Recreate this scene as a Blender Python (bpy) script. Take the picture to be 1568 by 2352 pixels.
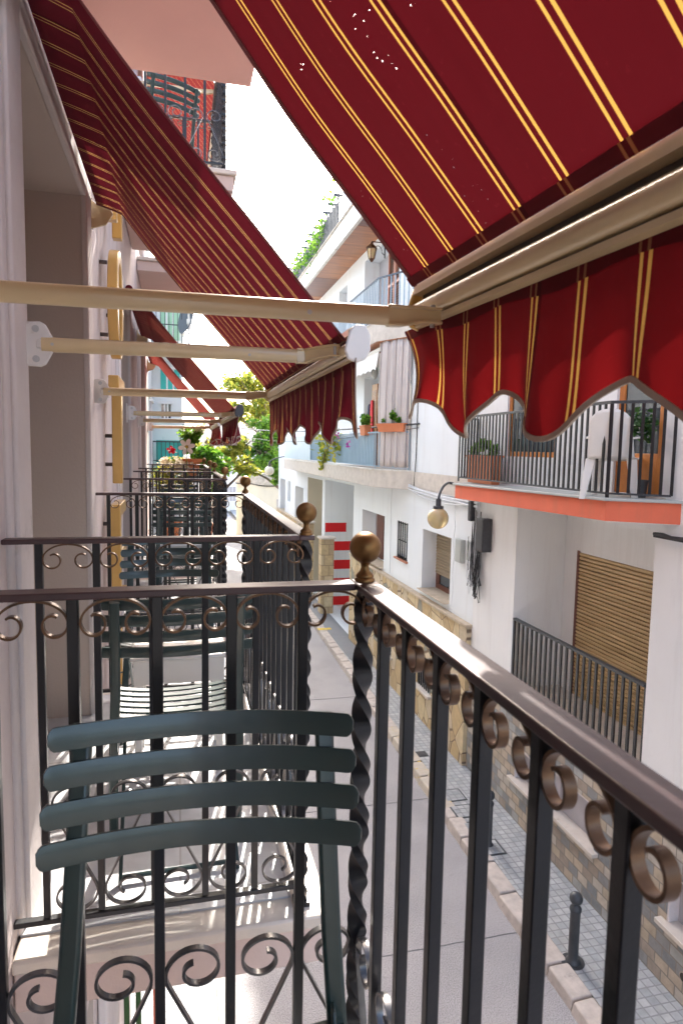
import bpy, math, random
from mathutils import Vector, Matrix
R = math.radians; PI = math.pi; sin = math.sin; cos = math.cos
random.seed(7)
for o in list(bpy.data.objects): bpy.data.objects.remove(o)
scn = bpy.context.scene; COL = scn.collection
# ------------------------------------------------------------------ camera, sky, sun, exposure
EYE = 5.4
ROWS = ((0.9703913873218069, 0.0045608731036909, -0.24149483192853474),
        (-0.24079590812198376, 0.09657589897940526, -0.9657589897940525),
        (0.018917876291179234, 0.9953151732857547, 0.09481466017330811))
cam = bpy.data.objects.new('camera', bpy.data.cameras.new('camera')); COL.objects.link(cam)
cam.data.sensor_fit = 'VERTICAL'; cam.data.sensor_height = 36; cam.data.lens = 36 * 1500 / 2352
cam.data.clip_start = .02; cam.data.clip_end = 3000
cam.matrix_world = Matrix.Translation((0, 0, EYE)) @ Matrix(ROWS).to_4x4()
cam.data.dof.use_dof = True; cam.data.dof.focus_distance = 3.2; cam.data.dof.aperture_fstop = 9
scn.camera = cam
world = bpy.data.worlds.new('World'); scn.world = world; world.use_nodes = True
nt = world.node_tree; bgn = nt.nodes['Background']
sky = nt.nodes.new('ShaderNodeTexSky'); sky.sky_type = 'NISHITA'; sky.sun_disc = False
SUN = Vector((.21, .95, .78)).normalized()
sky.sun_elevation = math.asin(SUN.z); sky.sun_rotation = math.atan2(SUN.x, SUN.y)
sky.air_density = 1.0; sky.dust_density = 4.0; sky.ozone_density = 1.0
nt.links.new(sky.outputs[0], bgn.inputs[0]); bgn.inputs[1].default_value = .15
sl = bpy.data.lights.new('sun', 'SUN'); sl.energy = 2.0; sl.angle = R(.5); sl.color = (1, .95, .87)
so = bpy.data.objects.new('sun', sl); COL.objects.link(so); so.rotation_euler = SUN.to_track_quat('Z', 'Y').to_euler()
scn.view_settings.view_transform = 'Standard'; scn.view_settings.look = 'None'
scn.view_settings.exposure = 2.6; scn.view_settings.gamma = 1
scn.cycles.max_bounces = 8; scn.cycles.diffuse_bounces = 5

def at(px, py, X=None, Y=None, Z=None):
    """world point seen at a place of the 1568 x 2352 picture, on a plane X, Y or Z"""
    c = (px - 784., -(py - 1176.), -1500.)
    v = [sum(r[i] * c[i] for i in range(3)) for r in ROWS]
    t = X / v[0] if X is not None else (Y / v[1] if Y is not None else (Z - EYE) / v[2])
    return Vector((v[0] * t, v[1] * t, EYE + v[2] * t))
# ------------------------------------------------------------------ materials
def nodes(name):
    m = bpy.data.materials.new(name); m.use_nodes = True
    t = m.node_tree; return m, t, t.nodes['Principled BSDF']
def N(t, kind, **kw):
    n = t.nodes.new(kind)
    for k, v in kw.items(): setattr(n, k, v)
    return n
def rgb(c): return (c[0], c[1], c[2], 1)
def noise(t, scale, detail=4, vec=None, rough=.55):
    n = N(t, 'ShaderNodeTexNoise'); n.inputs['Scale'].default_value = scale; n.inputs['Detail'].default_value = detail
    n.inputs['Roughness'].default_value = rough
    if vec: t.links.new(vec, n.inputs['Vector'])
    return n
def ramp(t, src, stops, interp='LINEAR'):
    r = N(t, 'ShaderNodeValToRGB'); r.color_ramp.interpolation = interp
    e = r.color_ramp.elements
    while len(e) < len(stops): e.new(.5)
    for el, (p, c) in zip(e, stops): el.position = p; el.color = rgb(c)
    t.links.new(src, r.inputs[0]); return r
def mix(t, fac, a, b):
    m = N(t, 'ShaderNodeMix', data_type='RGBA')
    for s, v in ((0, fac), (6, a), (7, b)):
        if isinstance(v, (int, float)): m.inputs[s].default_value = v
        elif isinstance(v, tuple): m.inputs[s].default_value = rgb(v)
        else: t.links.new(v, m.inputs[s])
    return m.outputs[2]
def bump(t, src, b, strength, dist=.01):
    n = N(t, 'ShaderNodeBump'); n.inputs['Strength'].default_value = strength; n.inputs['Distance'].default_value = dist
    t.links.new(src, n.inputs['Height']); t.links.new(n.outputs[0], b.inputs['Normal'])
def pos(t): return N(t, 'ShaderNodeNewGeometry').outputs['Position']
def swiz(t, a, b, sa=1, sb=1):
    s = N(t, 'ShaderNodeSeparateXYZ'); t.links.new(pos(t), s.inputs[0]); c = N(t, 'ShaderNodeCombineXYZ')
    for i, (ax, k) in enumerate(((a, sa), (b, sb))):
        m = N(t, 'ShaderNodeMath', operation='MULTIPLY'); m.inputs[1].default_value = k
        t.links.new(s.outputs['XYZ'.index(ax)], m.inputs[0]); t.links.new(m.outputs[0], c.inputs[i])
    return c.outputs[0]
def plain(name, col, rough=.5, metal=0, var=.12, vs=3, bs=0, bscale=60, spec=.5, coat=0, dirt=None, obj=False, bdist=.004, streak=None):
    m, t, b = nodes(name)
    v = N(t, 'ShaderNodeTexCoord').outputs['Object'] if obj else pos(t)
    n = noise(t, vs, 6, v)
    lo = tuple(c * (1 - var) for c in col); hi = tuple(min(1, c * (1 + var)) for c in col)
    out = ramp(t, n.outputs[0], ((.3, lo), (.7, hi))).outputs[0]
    if dirt:
        n3 = noise(t, dirt[1], 8, v, .7)
        f = ramp(t, n3.outputs[0], ((dirt[2], (0, 0, 0)), (dirt[2] + .12, (1, 1, 1)))).outputs[0]
        out = mix(t, f, out, dirt[0])
    if streak:
        mp = N(t, 'ShaderNodeMapping'); mp.inputs['Scale'].default_value = (5, 5, .45); t.links.new(v, mp.inputs[0])
        n4 = noise(t, 1, 7, mp.outputs[0], .65); f4 = ramp(t, n4.outputs[0], ((.52, (0, 0, 0)), (.74, (1, 1, 1)))).outputs[0]
        n5 = noise(t, 26, 3, v, .7); f5 = ramp(t, n5.outputs[0], ((.70, (0, 0, 0)), (.74, (1, 1, 1)))).outputs[0]
        out = mix(t, f4, out, streak); out = mix(t, f5, out, tuple(c * .93 for c in streak))
    t.links.new(out, b.inputs['Base Color'])
    b.inputs['Roughness'].default_value = rough; b.inputs['Metallic'].default_value = metal
    b.inputs['Specular IOR Level'].default_value = spec; b.inputs['Coat Weight'].default_value = coat
    b.inputs['Coat Roughness'].default_value = .1
    if bs:
        n2 = noise(t, bscale, 5, v, .6); bump(t, n2.outputs[0], b, bs, bdist)
    return m
M = {}
M['stucco_pink'] = plain('lilac_pink_stucco', (.60, .52, .50), .9, var=.07, vs=1.3, bs=.7, bscale=55, bdist=.006, dirt=((.44, .38, .36), 2.2, .62), streak=(.47, .41, .40))
M['trim'] = plain('pale_painted_render', (.66, .60, .58), .85, var=.08, vs=2.5, bs=.7, bscale=25, bdist=.006, dirt=((.50, .45, .42), 3, .60))
M['reveal'] = plain('beige_render', (.54, .46, .41), .9, var=.05, vs=1, bs=.3, bscale=70)
M['fascia'] = plain('pale_pinkish_render', (.62, .50, .45), .9, var=.05, vs=1.5, bs=.3, bscale=60, dirt=((.5, .40, .35), 2, .62))
M['soffit'] = plain('salmon_render', (.88, .56, .48), .9, var=.05, vs=1.5, bs=.3, bscale=60, dirt=((.6, .35, .29), 2, .66))
M['white'] = plain('white_wall_paint', (.80, .795, .775), .85, var=.035, vs=.9, bs=.35, bscale=30, dirt=((.72, .70, .68), 1.1, .62), streak=(.73, .715, .69))
M['white_cool'] = plain('cool_white_wall_paint', (.76, .79, .80), .85, var=.03, vs=.8, bs=.3, bscale=30, dirt=((.68, .69, .69), 1.0, .64), streak=(.69, .70, .69))
M['cream_wall'] = plain('cream_wall_paint', (.72, .68, .58), .9, var=.05, vs=.7, bs=.3, bscale=20)
M['beige_wall'] = plain('beige_wall_paint', (.58, .53, .42), .9, var=.04, vs=.7)
M['far_wall'] = plain('pale_far_plaster', (.74, .755, .75), .9, var=.06, vs=.6, dirt=((.5, .55, .55), 1.3, .6))
M['marble'] = plain('worn_beige_marble', (.62, .55, .47), .45, var=.12, vs=5, bs=.15, bscale=40, dirt=((.42, .33, .25), 6, .60))
M['travertine'] = plain('travertine_band', (.60, .54, .47), .8, var=.12, vs=7, bs=.6, bscale=24, bdist=.01, dirt=((.44, .37, .30), 2.2, .6))
M['stainwhite'] = plain('stained_white_concrete', (.68, .65, .59), .85, var=.08, vs=2, bs=.4, bscale=30, dirt=((.50, .43, .33), 2.5, .58), streak=(.46, .40, .31))
M['coping'] = plain('brown_stone_coping', (.48, .39, .28), .8, var=.15, vs=6, bs=.5, bscale=24, dirt=((.36, .28, .20), 4, .58))
M['orange'] = plain('orange_wall_paint', (.74, .165, .085), .8, var=.08, vs=2, bs=.5, bscale=30, streak=(.62, .17, .09), dirt=((.80, .26, .15), 3, .62))
M['iron'] = plain('black_painted_iron', (.010, .0098, .012), .33, .1, var=.35, vs=9, bs=.5, bscale=42, bdist=.0015, spec=.55, dirt=((.05, .03, .022), 14, .66))
M['rail_iron'] = plain('worn_brown_black_iron', (.050, .018, .019), .40, .15, var=.3, vs=7, bs=.5, bscale=26, bdist=.0015, spec=.8, dirt=((.085, .04, .035), 9, .6))
M['strap'] = plain('worn_grey_iron_strap', (.10, .095, .095), .30, .6, var=.5, vs=14, bs=.4, bscale=60, bdist=.001, spec=.7, dirt=((.06, .04, .03), 12, .62))
M['bronze'] = plain('bronzed_iron_strap', (.13, .068, .034), .34, .55, var=.5, vs=16, bs=.4, bscale=60, bdist=.001, spec=.6)
M['brass'] = plain('aged_brass', (.235, .128, .048), .42, .85, var=.3, vs=22, bs=.3, bscale=70, bdist=.001, dirt=((.12, .07, .03), 14, .62), obj=True)
M['green'] = plain('dark_green_lacquer', (.013, .037, .034), .32, 0, var=.15, vs=6, bs=.12, bscale=30, spec=.6, coat=.35, obj=True)
M['cream_metal'] = plain('cream_painted_aluminium', (.66, .51, .29), .30, 0, var=.08, vs=5, bs=.08, bscale=18, spec=.6, coat=.3, dirt=((.40, .28, .13), 7, .64))
M['recess_dark'] = plain('recess_shade', (.05, .04, .03), .6)  # near-black for grooves, slots and openings: their shade put into the colour
M['gold'] = plain('gold_lacquered_letters', (.60, .37, .11), .30, .25, var=.08, vs=5, coat=.3)
M['offwhite'] = plain('offwhite_plastic', (.74, .71, .68), .45, var=.06, vs=8, dirt=((.6, .56, .5), 14, .6))
M['plastic'] = plain('white_plastic', (.80, .78, .73), .35, var=.03, vs=6)
M['gunmetal'] = plain('dark_standoff', (.08, .065, .06), .5, .3)
M['steel'] = plain('steel_screw', (.5, .5, .5), .3, .9)
M['terracotta'] = plain('terracotta', (.52, .17, .065), .75, var=.12, vs=12, bs=.2)
M['terracotta_box'] = plain('orange_plastic_planter', (.60, .19, .08), .6, var=.06, vs=8)
M['soil'] = plain('potting_soil', (.05, .035, .025), .95)
M['dkgrey'] = plain('dark_grey_metal', (.055, .06, .065), .45, .2, var=.2, vs=8, bs=.2)
M['grey_plastic'] = plain('grey_plastic_box', (.42, .44, .41), .6, var=.05)
M['black_plastic'] = plain('black_plastic', (.045, .045, .05), .55, var=.2, vs=20)
M['cable_white'] = plain('white_cable', (.62, .64, .66), .5)
M['cable_black'] = plain('black_cable', (.02, .02, .022), .5)
M['blue_metal'] = plain('pale_blue_painted_rail', (.30, .42, .50), .45, .1, var=.06)
M['blue_panel'] = plain('pale_blue_panel', (.36, .48, .56), .5, var=.06, vs=2)
M['navy_metal'] = plain('navy_rail_top', (.04, .055, .08), .4)
M['red_paint'] = plain('red_wall_paint', (.62, .005, .008), .7, var=.05)
M['red_cloth'] = plain('red_cloth', (.65, .02, .03), .8, var=.1)
M['navy_cloth'] = plain('navy_cloth', (.03, .035, .08), .85)
M['curtain'] = plain('beige_curtain_cloth', (.56, .50, .47), .9, var=.05, bs=.2, bscale=200)
M['awning_white'] = plain('white_awning_cloth', (.78, .77, .73), .85, var=.03)
M['glass_dark'] = plain('dark_window_glass', (.05, .06, .065), .06, var=.3, vs=1, spec=1)
M['glass_grey'] = plain('grey_blind_pane', (.42, .40, .42), .4, var=.06)
M['teal'] = plain('teal_painted_screen', (.05, .46, .40), .6, var=.12, vs=2)
M['green_pale'] = plain('pale_green_shutter', (.36, .62, .42), .6, var=.1)
def m_road():
    m, t, b = nodes('worn_grey_road'); p = pos(t)
    n1 = noise(t, 90, 3, p, .7); n2 = noise(t, .8, 8, p, .6); n3 = noise(t, 5, 6, p)
    c = ramp(t, n1.outputs[0], ((.34, (.15, .14, .14)), (.5, (.325, .318, .312)), (.68, (.47, .46, .45)))).outputs[0]
    f = ramp(t, n2.outputs[0], ((.46, (0, 0, 0)), (.62, (1, 1, 1)))).outputs[0]
    mm = N(t, 'ShaderNodeMix', data_type='RGBA', blend_type='MULTIPLY'); mm.inputs[0].default_value = 1
    t.links.new(c, mm.inputs[6]); t.links.new(mix(t, f, (1.08, 1.06, 1.08), (.94, .93, .95)), mm.inputs[7])
    f2 = ramp(t, n3.outputs[0], ((.68, (0, 0, 0)), (.72, (1, 1, 1)))).outputs[0]
    t.links.new(mix(t, f2, mm.outputs[2], (.20, .19, .19)), b.inputs['Base Color']); b.inputs['Roughness'].default_value = .85
    bump(t, n1.outputs[0], b, .8, .006); return m
M['asphalt'] = m_road()
M['joint'] = plain('grey_filled_joint', (.20, .195, .195), .9)
M['ground'] = plain('dusty_ground', (.25, .22, .18), .95)
M['yellow_paint'] = plain('worn_yellow_paint', (.62, .44, .06), .8, var=.2, vs=14, dirt=((.42, .40, .36), 12, .54))
M['kerb'] = plain('pinkish_kerb_stone', (.50, .44, .39), .85, var=.16, vs=8, bs=.7, bscale=40, dirt=((.34, .30, .27), 7, .58))
M['yellow_kerb'] = plain('yellow_painted_kerb_stone', (.50, .44, .36), .85, var=.1, vs=8, bs=.7, bscale=40, dirt=((.58, .42, .10), 9, .56))
M['bark'] = plain('grey_brown_bark', (.16, .12, .09), .95, var=.3, vs=9, bs=.8, bscale=20)
M['dish'] = plain('dark_grey_dish', (.12, .15, .18), .5)
M['rock'] = plain('old_roof_plaster', (.42, .37, .31), .95, var=.25, vs=5, bs=.8, bscale=12)
M['brownwood'] = plain('dark_brown_frame', (.14, .045, .025), .45, var=.2, vs=12)
M['petal_white'] = plain('white_petal', (.8, .78, .7), .6)
M['petal_red'] = plain('red_rose_petal', (.65, .01, .04), .6)
M['petal_pink'] = plain('magenta_petal', (.6, .05, .4), .6)
def leafmat(name, a, b, tr=.5):
    m, t, p = nodes(name)
    n = noise(t, 2.2, 4, pos(t)); wn = N(t, 'ShaderNodeNewGeometry').outputs['Random Per Island']
    mm = N(t, 'ShaderNodeMath', operation='ADD'); t.links.new(n.outputs[0], mm.inputs[0]); t.links.new(wn, mm.inputs[1])
    h = N(t, 'ShaderNodeMath', operation='MULTIPLY'); h.inputs[1].default_value = .5; t.links.new(mm.outputs[0], h.inputs[0])
    c = ramp(t, h.outputs[0], ((.25, a), (.75, b))).outputs[0]
    t.links.new(c, p.inputs['Base Color']); p.inputs['Roughness'].default_value = .5
    tl = N(t, 'ShaderNodeBsdfTranslucent'); t.links.new(c, tl.inputs[0])
    ms = N(t, 'ShaderNodeMixShader'); ms.inputs[0].default_value = tr
    t.links.new(p.outputs[0], ms.inputs[1]); t.links.new(tl.outputs[0], ms.inputs[2])
    t.links.new(ms.outputs[0], t.nodes['Material Output'].inputs[0]); return m
M['leaf_yellow'] = leafmat('yellow_green_leaves', (.12, .20, .025), (.52, .47, .06), .5)
M['leaf_green'] = leafmat('fresh_green_leaves', (.05, .16, .02), (.24, .42, .04), .5)
M['leaf_dark'] = leafmat('deep_green_leaves', (.015, .06, .015), (.07, .17, .04), .35)
M['leaf_cream'] = leafmat('cream_pink_blossom', (.62, .50, .36), (.85, .80, .66), .4)

def fabric(name, stripe=(.56, .31, .065), base=(.118, .008, .018), base_t=(.060, .003, .005), tr=.45, pitch=.125, lw=1.0, holes=False):
    m, t, p = nodes(name)
    uv = N(t, 'ShaderNodeUVMap').outputs[0]; s = N(t, 'ShaderNodeSeparateXYZ'); t.links.new(uv, s.inputs[0])
    md = N(t, 'ShaderNodeMath', operation='FLOORED_MODULO'); md.inputs[1].default_value = pitch; t.links.new(s.outputs[0], md.inputs[0])
    fs = []
    for c, w in ((.052, .0030 * lw), (.068, .0026 * lw)):
        k = N(t, 'ShaderNodeMath', operation='COMPARE'); k.inputs[1].default_value = c; k.inputs[2].default_value = w
        t.links.new(md.outputs[0], k.inputs[0]); fs.append(k)
    a = N(t, 'ShaderNodeMath', operation='MAXIMUM'); t.links.new(fs[0].outputs[0], a.inputs[0]); t.links.new(fs[1].outputs[0], a.inputs[1])
    mp = N(t, 'ShaderNodeMapping'); mp.inputs['Scale'].default_value = (9, .8, 1); t.links.new(uv, mp.inputs[0])
    n = noise(t, 1, 6, mp.outputs[0], .6); b0 = mix(t, n.outputs[0], tuple(c * .62 for c in base), tuple(c * 1.38 for c in base))
    n9 = noise(t, 60, 4, uv, .7); b0 = mix(t, ramp(t, n9.outputs[0], ((.62, (0, 0, 0)), (.75, (1, 1, 1)))).outputs[0], b0, tuple(min(1, c * 1.5 + .01) for c in base))
    sm = N(t, 'ShaderNodeMath', operation='FLOORED_MODULO'); sm.inputs[1].default_value = 1.25; t.links.new(s.outputs[0], sm.inputs[0])
    sc = N(t, 'ShaderNodeMath', operation='COMPARE'); sc.inputs[1].default_value = .92; sc.inputs[2].default_value = .008; t.links.new(sm.outputs[0], sc.inputs[0])
    b0 = mix(t, sc.outputs[0], b0, tuple(c * .7 for c in base))
    base_t = mix(t, sc.outputs[0], base_t, tuple(c * .5 for c in base_t))
    col = mix(t, a.outputs[0], b0, tuple(c * .9 for c in stripe)); tcol = mix(t, a.outputs[0], base_t, stripe)
    t.links.new(col, p.inputs['Base Color']); p.inputs['Roughness'].default_value = .75; p.inputs['Specular IOR Level'].default_value = .25
    wv = noise(t, 700, 2, uv); bump(t, wv.outputs[0], p, .25, .0006)
    tl = N(t, 'ShaderNodeBsdfTranslucent'); t.links.new(tcol, tl.inputs[0])
    ms = N(t, 'ShaderNodeMixShader'); ms.inputs[0].default_value = tr
    t.links.new(p.outputs[0], ms.inputs[1]); t.links.new(tl.outputs[0], ms.inputs[2])
    if holes:   # worn cloth: clusters of pinholes
        vo = N(t, 'ShaderNodeTexVoronoi', feature='F1'); vo.inputs['Scale'].default_value = 150; t.links.new(uv, vo.inputs['Vector'])
        sp = N(t, 'ShaderNodeSeparateColor'); t.links.new(vo.outputs['Color'], sp.inputs[0])
        rad = N(t, 'ShaderNodeMath', operation='MULTIPLY'); rad.inputs[1].default_value = .10; t.links.new(sp.outputs[1], rad.inputs[0])
        lt = N(t, 'ShaderNodeMath', operation='LESS_THAN'); t.links.new(vo.outputs['Distance'], lt.inputs[0]); t.links.new(rad.outputs[0], lt.inputs[1])
        nz = noise(t, 5.5, 3, uv); gt = N(t, 'ShaderNodeMath', operation='GREATER_THAN'); gt.inputs[1].default_value = .60; t.links.new(nz.outputs[0], gt.inputs[0])
        pr = N(t, 'ShaderNodeMath', operation='MULTIPLY'); t.links.new(lt.outputs[0], pr.inputs[0]); t.links.new(gt.outputs[0], pr.inputs[1])
        tb = N(t, 'ShaderNodeBsdfTransparent'); m2 = N(t, 'ShaderNodeMixShader'); t.links.new(pr.outputs[0], m2.inputs[0]); t.links.new(ms.outputs[0], m2.inputs[1]); t.links.new(tb.outputs[0], m2.inputs[2]); ms = m2
    t.links.new(ms.outputs[0], t.nodes['Material Output'].inputs[0]); return m
M['fabric'] = fabric('burgundy_striped_awning_cloth', holes=True)
M['fabric_valance'] = fabric('burgundy_striped_valance_cloth', (.66, .36, .08), (.15, .009, .016), (.15, .005, .006), lw=1.15)
M['fabric_far'] = fabric('burgundy_striped_awning_cloth_skylit', (.58, .34, .12), (.205, .022, .038), (.045, .003, .006), lw=.62)  # same cloth, sky reflection put into a lighter base colour
M['fabric_thin'] = fabric('burgundy_fine_striped_cloth', (.50, .25, .12), (.20, .022, .036), (.05, .004, .006), lw=.62)
M['fabric_hem'] = fabric('burgundy_doubled_hem_cloth', (.34, .15, .08), (.15, .010, .016), (.07, .003, .004), .4)
M['fabric_red'] = fabric('faded_red_striped_cloth', (.60, .32, .16), (.24, .03, .03), (.13, .014, .014), .5, lw=.5)
M['binding_red'] = plain('dusty_red_hem', (.20, .05, .05), .8)
M['binding'] = plain('taupe_binding_tape', (.42, .34, .27), .85, var=.1, vs=30)

def m_brickwall(name, w, h, cols, mortar, a='Y', b='Z', ms=.012, bs=.5, rough=.8, offset=.5, rnd=1.0):
    m, t, p = nodes(name)
    v = swiz(t, a, b); br = N(t, 'ShaderNodeTexBrick'); t.links.new(v, br.inputs['Vector'])
    br.offset = offset; br.inputs['Color1'].default_value = rgb((0, 0, 0)); br.inputs['Color2'].default_value = rgb((1, 1, 1))
    br.inputs['Scale'].default_value = 1; br.inputs['Mortar Size'].default_value = ms; br.inputs['Brick Width'].default_value = w; br.inputs['Row Height'].default_value = h
    br.inputs['Mortar Smooth'].default_value = .3
    k = len(cols); r = ramp(t, br.outputs[0], [((i + .0) / k, c) for i, c in enumerate(cols)], 'CONSTANT')
    n = noise(t, 9, 6, pos(t)); v2 = mix(t, n.outputs[0], (.62, .62, .62), (1.25, 1.25, 1.25))
    mm = N(t, 'ShaderNodeMix', data_type='RGBA', blend_type='MULTIPLY'); mm.inputs[0].default_value = 1
    t.links.new(r.outputs[0], mm.inputs[6]); t.links.new(v2, mm.inputs[7])
    c = mix(t, br.outputs[1], mm.outputs[2], mortar); t.links.new(c, p.inputs['Base Color'])
    inv = N(t, 'ShaderNodeMath', operation='SUBTRACT'); inv.inputs[0].default_value = 1; t.links.new(br.outputs[1], inv.inputs[1])
    ad = N(t, 'ShaderNodeMath', operation='ADD'); n2 = noise(t, 25, 4, pos(t)); t.links.new(inv.outputs[0], ad.inputs[0]); t.links.new(n2.outputs[0], ad.inputs[1])
    bump(t, ad.outputs[0], p, bs, .012); p.inputs['Roughness'].default_value = rough; return m
M['tilewall'] = m_brickwall('multicolour_slate_tiles', .19, .125, [(.46, .38, .28), (.28, .28, .27), (.54, .47, .38), (.36, .30, .24), (.50, .45, .38), (.23, .24, .24), (.50, .41, .31), (.38, .38, .36)], (.24, .21, .18), ms=.008)
M['pavement'] = m_brickwall('small_square_paving_tiles', .10, .10, [(.43, .44, .44), (.37, .39, .39), (.47, .48, .47), (.41, .42, .41)], (.27, .27, .27), 'X', 'Y', ms=.008, offset=0)
M['pavement_ribbed'] = m_brickwall('ribbed_paving_tiles', .8, .045, [(.33, .34, .35), (.29, .31, .32)], (.15, .15, .16), 'X', 'Y', ms=.012, offset=0)
M['whitetile'] = m_brickwall('white_pavement_tiles', .085, .085, [(.62, .62, .63), (.55, .56, .57)], (.30, .30, .31), 'X', 'Y', ms=.006, offset=0)
M['floortile'] = m_brickwall('pale_balcony_floor_tiles', .33, .33, [(.60, .59, .60), (.56, .56, .57)], (.40, .38, .37), 'X', 'Y', ms=.004, offset=0, bs=.1, rough=.35)
M['blocks'] = m_brickwall('beige_stone_blocks', .42, .30, [(.52, .40, .22), (.56, .45, .28), (.46, .36, .22)], (.28, .20, .12), ms=.012)
M['blocks_x'] = m_brickwall('beige_stone_blocks_cross', .30, .34, [(.54, .40, .22), (.58, .46, .28), (.46, .34, .20)], (.28, .20, .12), 'X', 'Z', ms=.012)
def m_crazy():
    m, t, p = nodes('crazy_paved_stone')
    v = swiz(t, 'Y', 'Z', 3.1, 2.5)
    a = N(t, 'ShaderNodeTexVoronoi', feature='F1'); e = N(t, 'ShaderNodeTexVoronoi', feature='DISTANCE_TO_EDGE')
    for q in (a, e): q.inputs['Scale'].default_value = 1; t.links.new(v, q.inputs['Vector'])
    s = N(t, 'ShaderNodeSeparateColor'); t.links.new(a.outputs['Color'], s.inputs[0])
    c = ramp(t, s.outputs[0], ((0, (.52, .39, .21)), (.25, (.60, .49, .30)), (.5, (.48, .36, .20)), (.7, (.56, .47, .33)), (.9, (.27, .27, .22))), 'CONSTANT').outputs[0]
    n = noise(t, 8, 6, pos(t)); v2 = mix(t, n.outputs[0], (.7, .7, .7), (1.25, 1.2, 1.15))
    mm = N(t, 'ShaderNodeMix', data_type='RGBA', blend_type='MULTIPLY'); mm.inputs[0].default_value = 1
    t.links.new(c, mm.inputs[6]); t.links.new(v2, mm.inputs[7])
    f = ramp(t, e.outputs['Distance'], ((.012, (1, 1, 1)), (.03, (0, 0, 0)))).outputs[0]
    t.links.new(mix(t, f, mm.outputs[2], (.20, .14, .09)), p.inputs['Base Color']); p.inputs['Roughness'].default_value = .8
    bump(t, ramp(t, e.outputs['Distance'], ((.0, (0, 0, 0)), (.05, (1, 1, 1)))).outputs[0], p, .6, .01); return m
M['crazy'] = m_crazy()
def m_wood(name, a, b, axes=('Y', 'Z'), sx=2, sy=40, rough=.5):
    m, t, p = nodes(name); v = swiz(t, axes[0], axes[1], sx, sy)
    n = noise(t, 1, 6, v, .65); t.links.new(ramp(t, n.outputs[0], ((.3, a), (.72, b))).outputs[0], p.inputs['Base Color'])
    p.inputs['Roughness'].default_value = rough; bump(t, n.outputs[0], p, .2, .003); return m
M['shutter'] = m_wood('weathered_roller_slats', (.33, .21, .09), (.74, .54, .29), sx=1.2, sy=28)
M['shutter_brown'] = m_wood('brown_roller_slats', (.24, .18, .11), (.38, .30, .20), sx=.8, sy=14)
M['soffit_wood'] = m_wood('varnished_soffit_boards', (.22, .07, .025), (.52, .20, .06), ('X', 'Y'), .7, 7, .4)
M['soffit_wood_dark'] = m_wood('dark_varnished_soffit_boards', (.10, .035, .02), (.24, .085, .04), ('X', 'Y'), .7, 7, .4)
M['orange_wood'] = m_wood('orange_varnished_wood', (.42, .12, .02), (.68, .26, .05), sx=6, sy=3)
M['door_wood'] = m_wood('varnished_door_wood', (.20, .075, .015), (.42, .19, .05), sx=30, sy=2)
M['louvre'] = m_wood('reddish_louvre_wood', (.36, .12, .06), (.48, .18, .09), sx=3, sy=3)
def m_globe():
    m, t, b = nodes('amber_acrylic_globe'); n = noise(t, 4, 3, pos(t))
    t.links.new(ramp(t, n.outputs[0], ((.3, (.66, .50, .24)), (.7, (.78, .62, .34)))).outputs[0], b.inputs['Base Color'])
    b.inputs['Roughness'].default_value = .25; b.inputs['Transmission Weight'].default_value = .35; b.inputs['Subsurface Weight'].default_value = .2; return m
M['globe'] = m_globe()
M['globe_white'] = plain('cream_acrylic_globe', (.75, .70, .56), .3)
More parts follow.
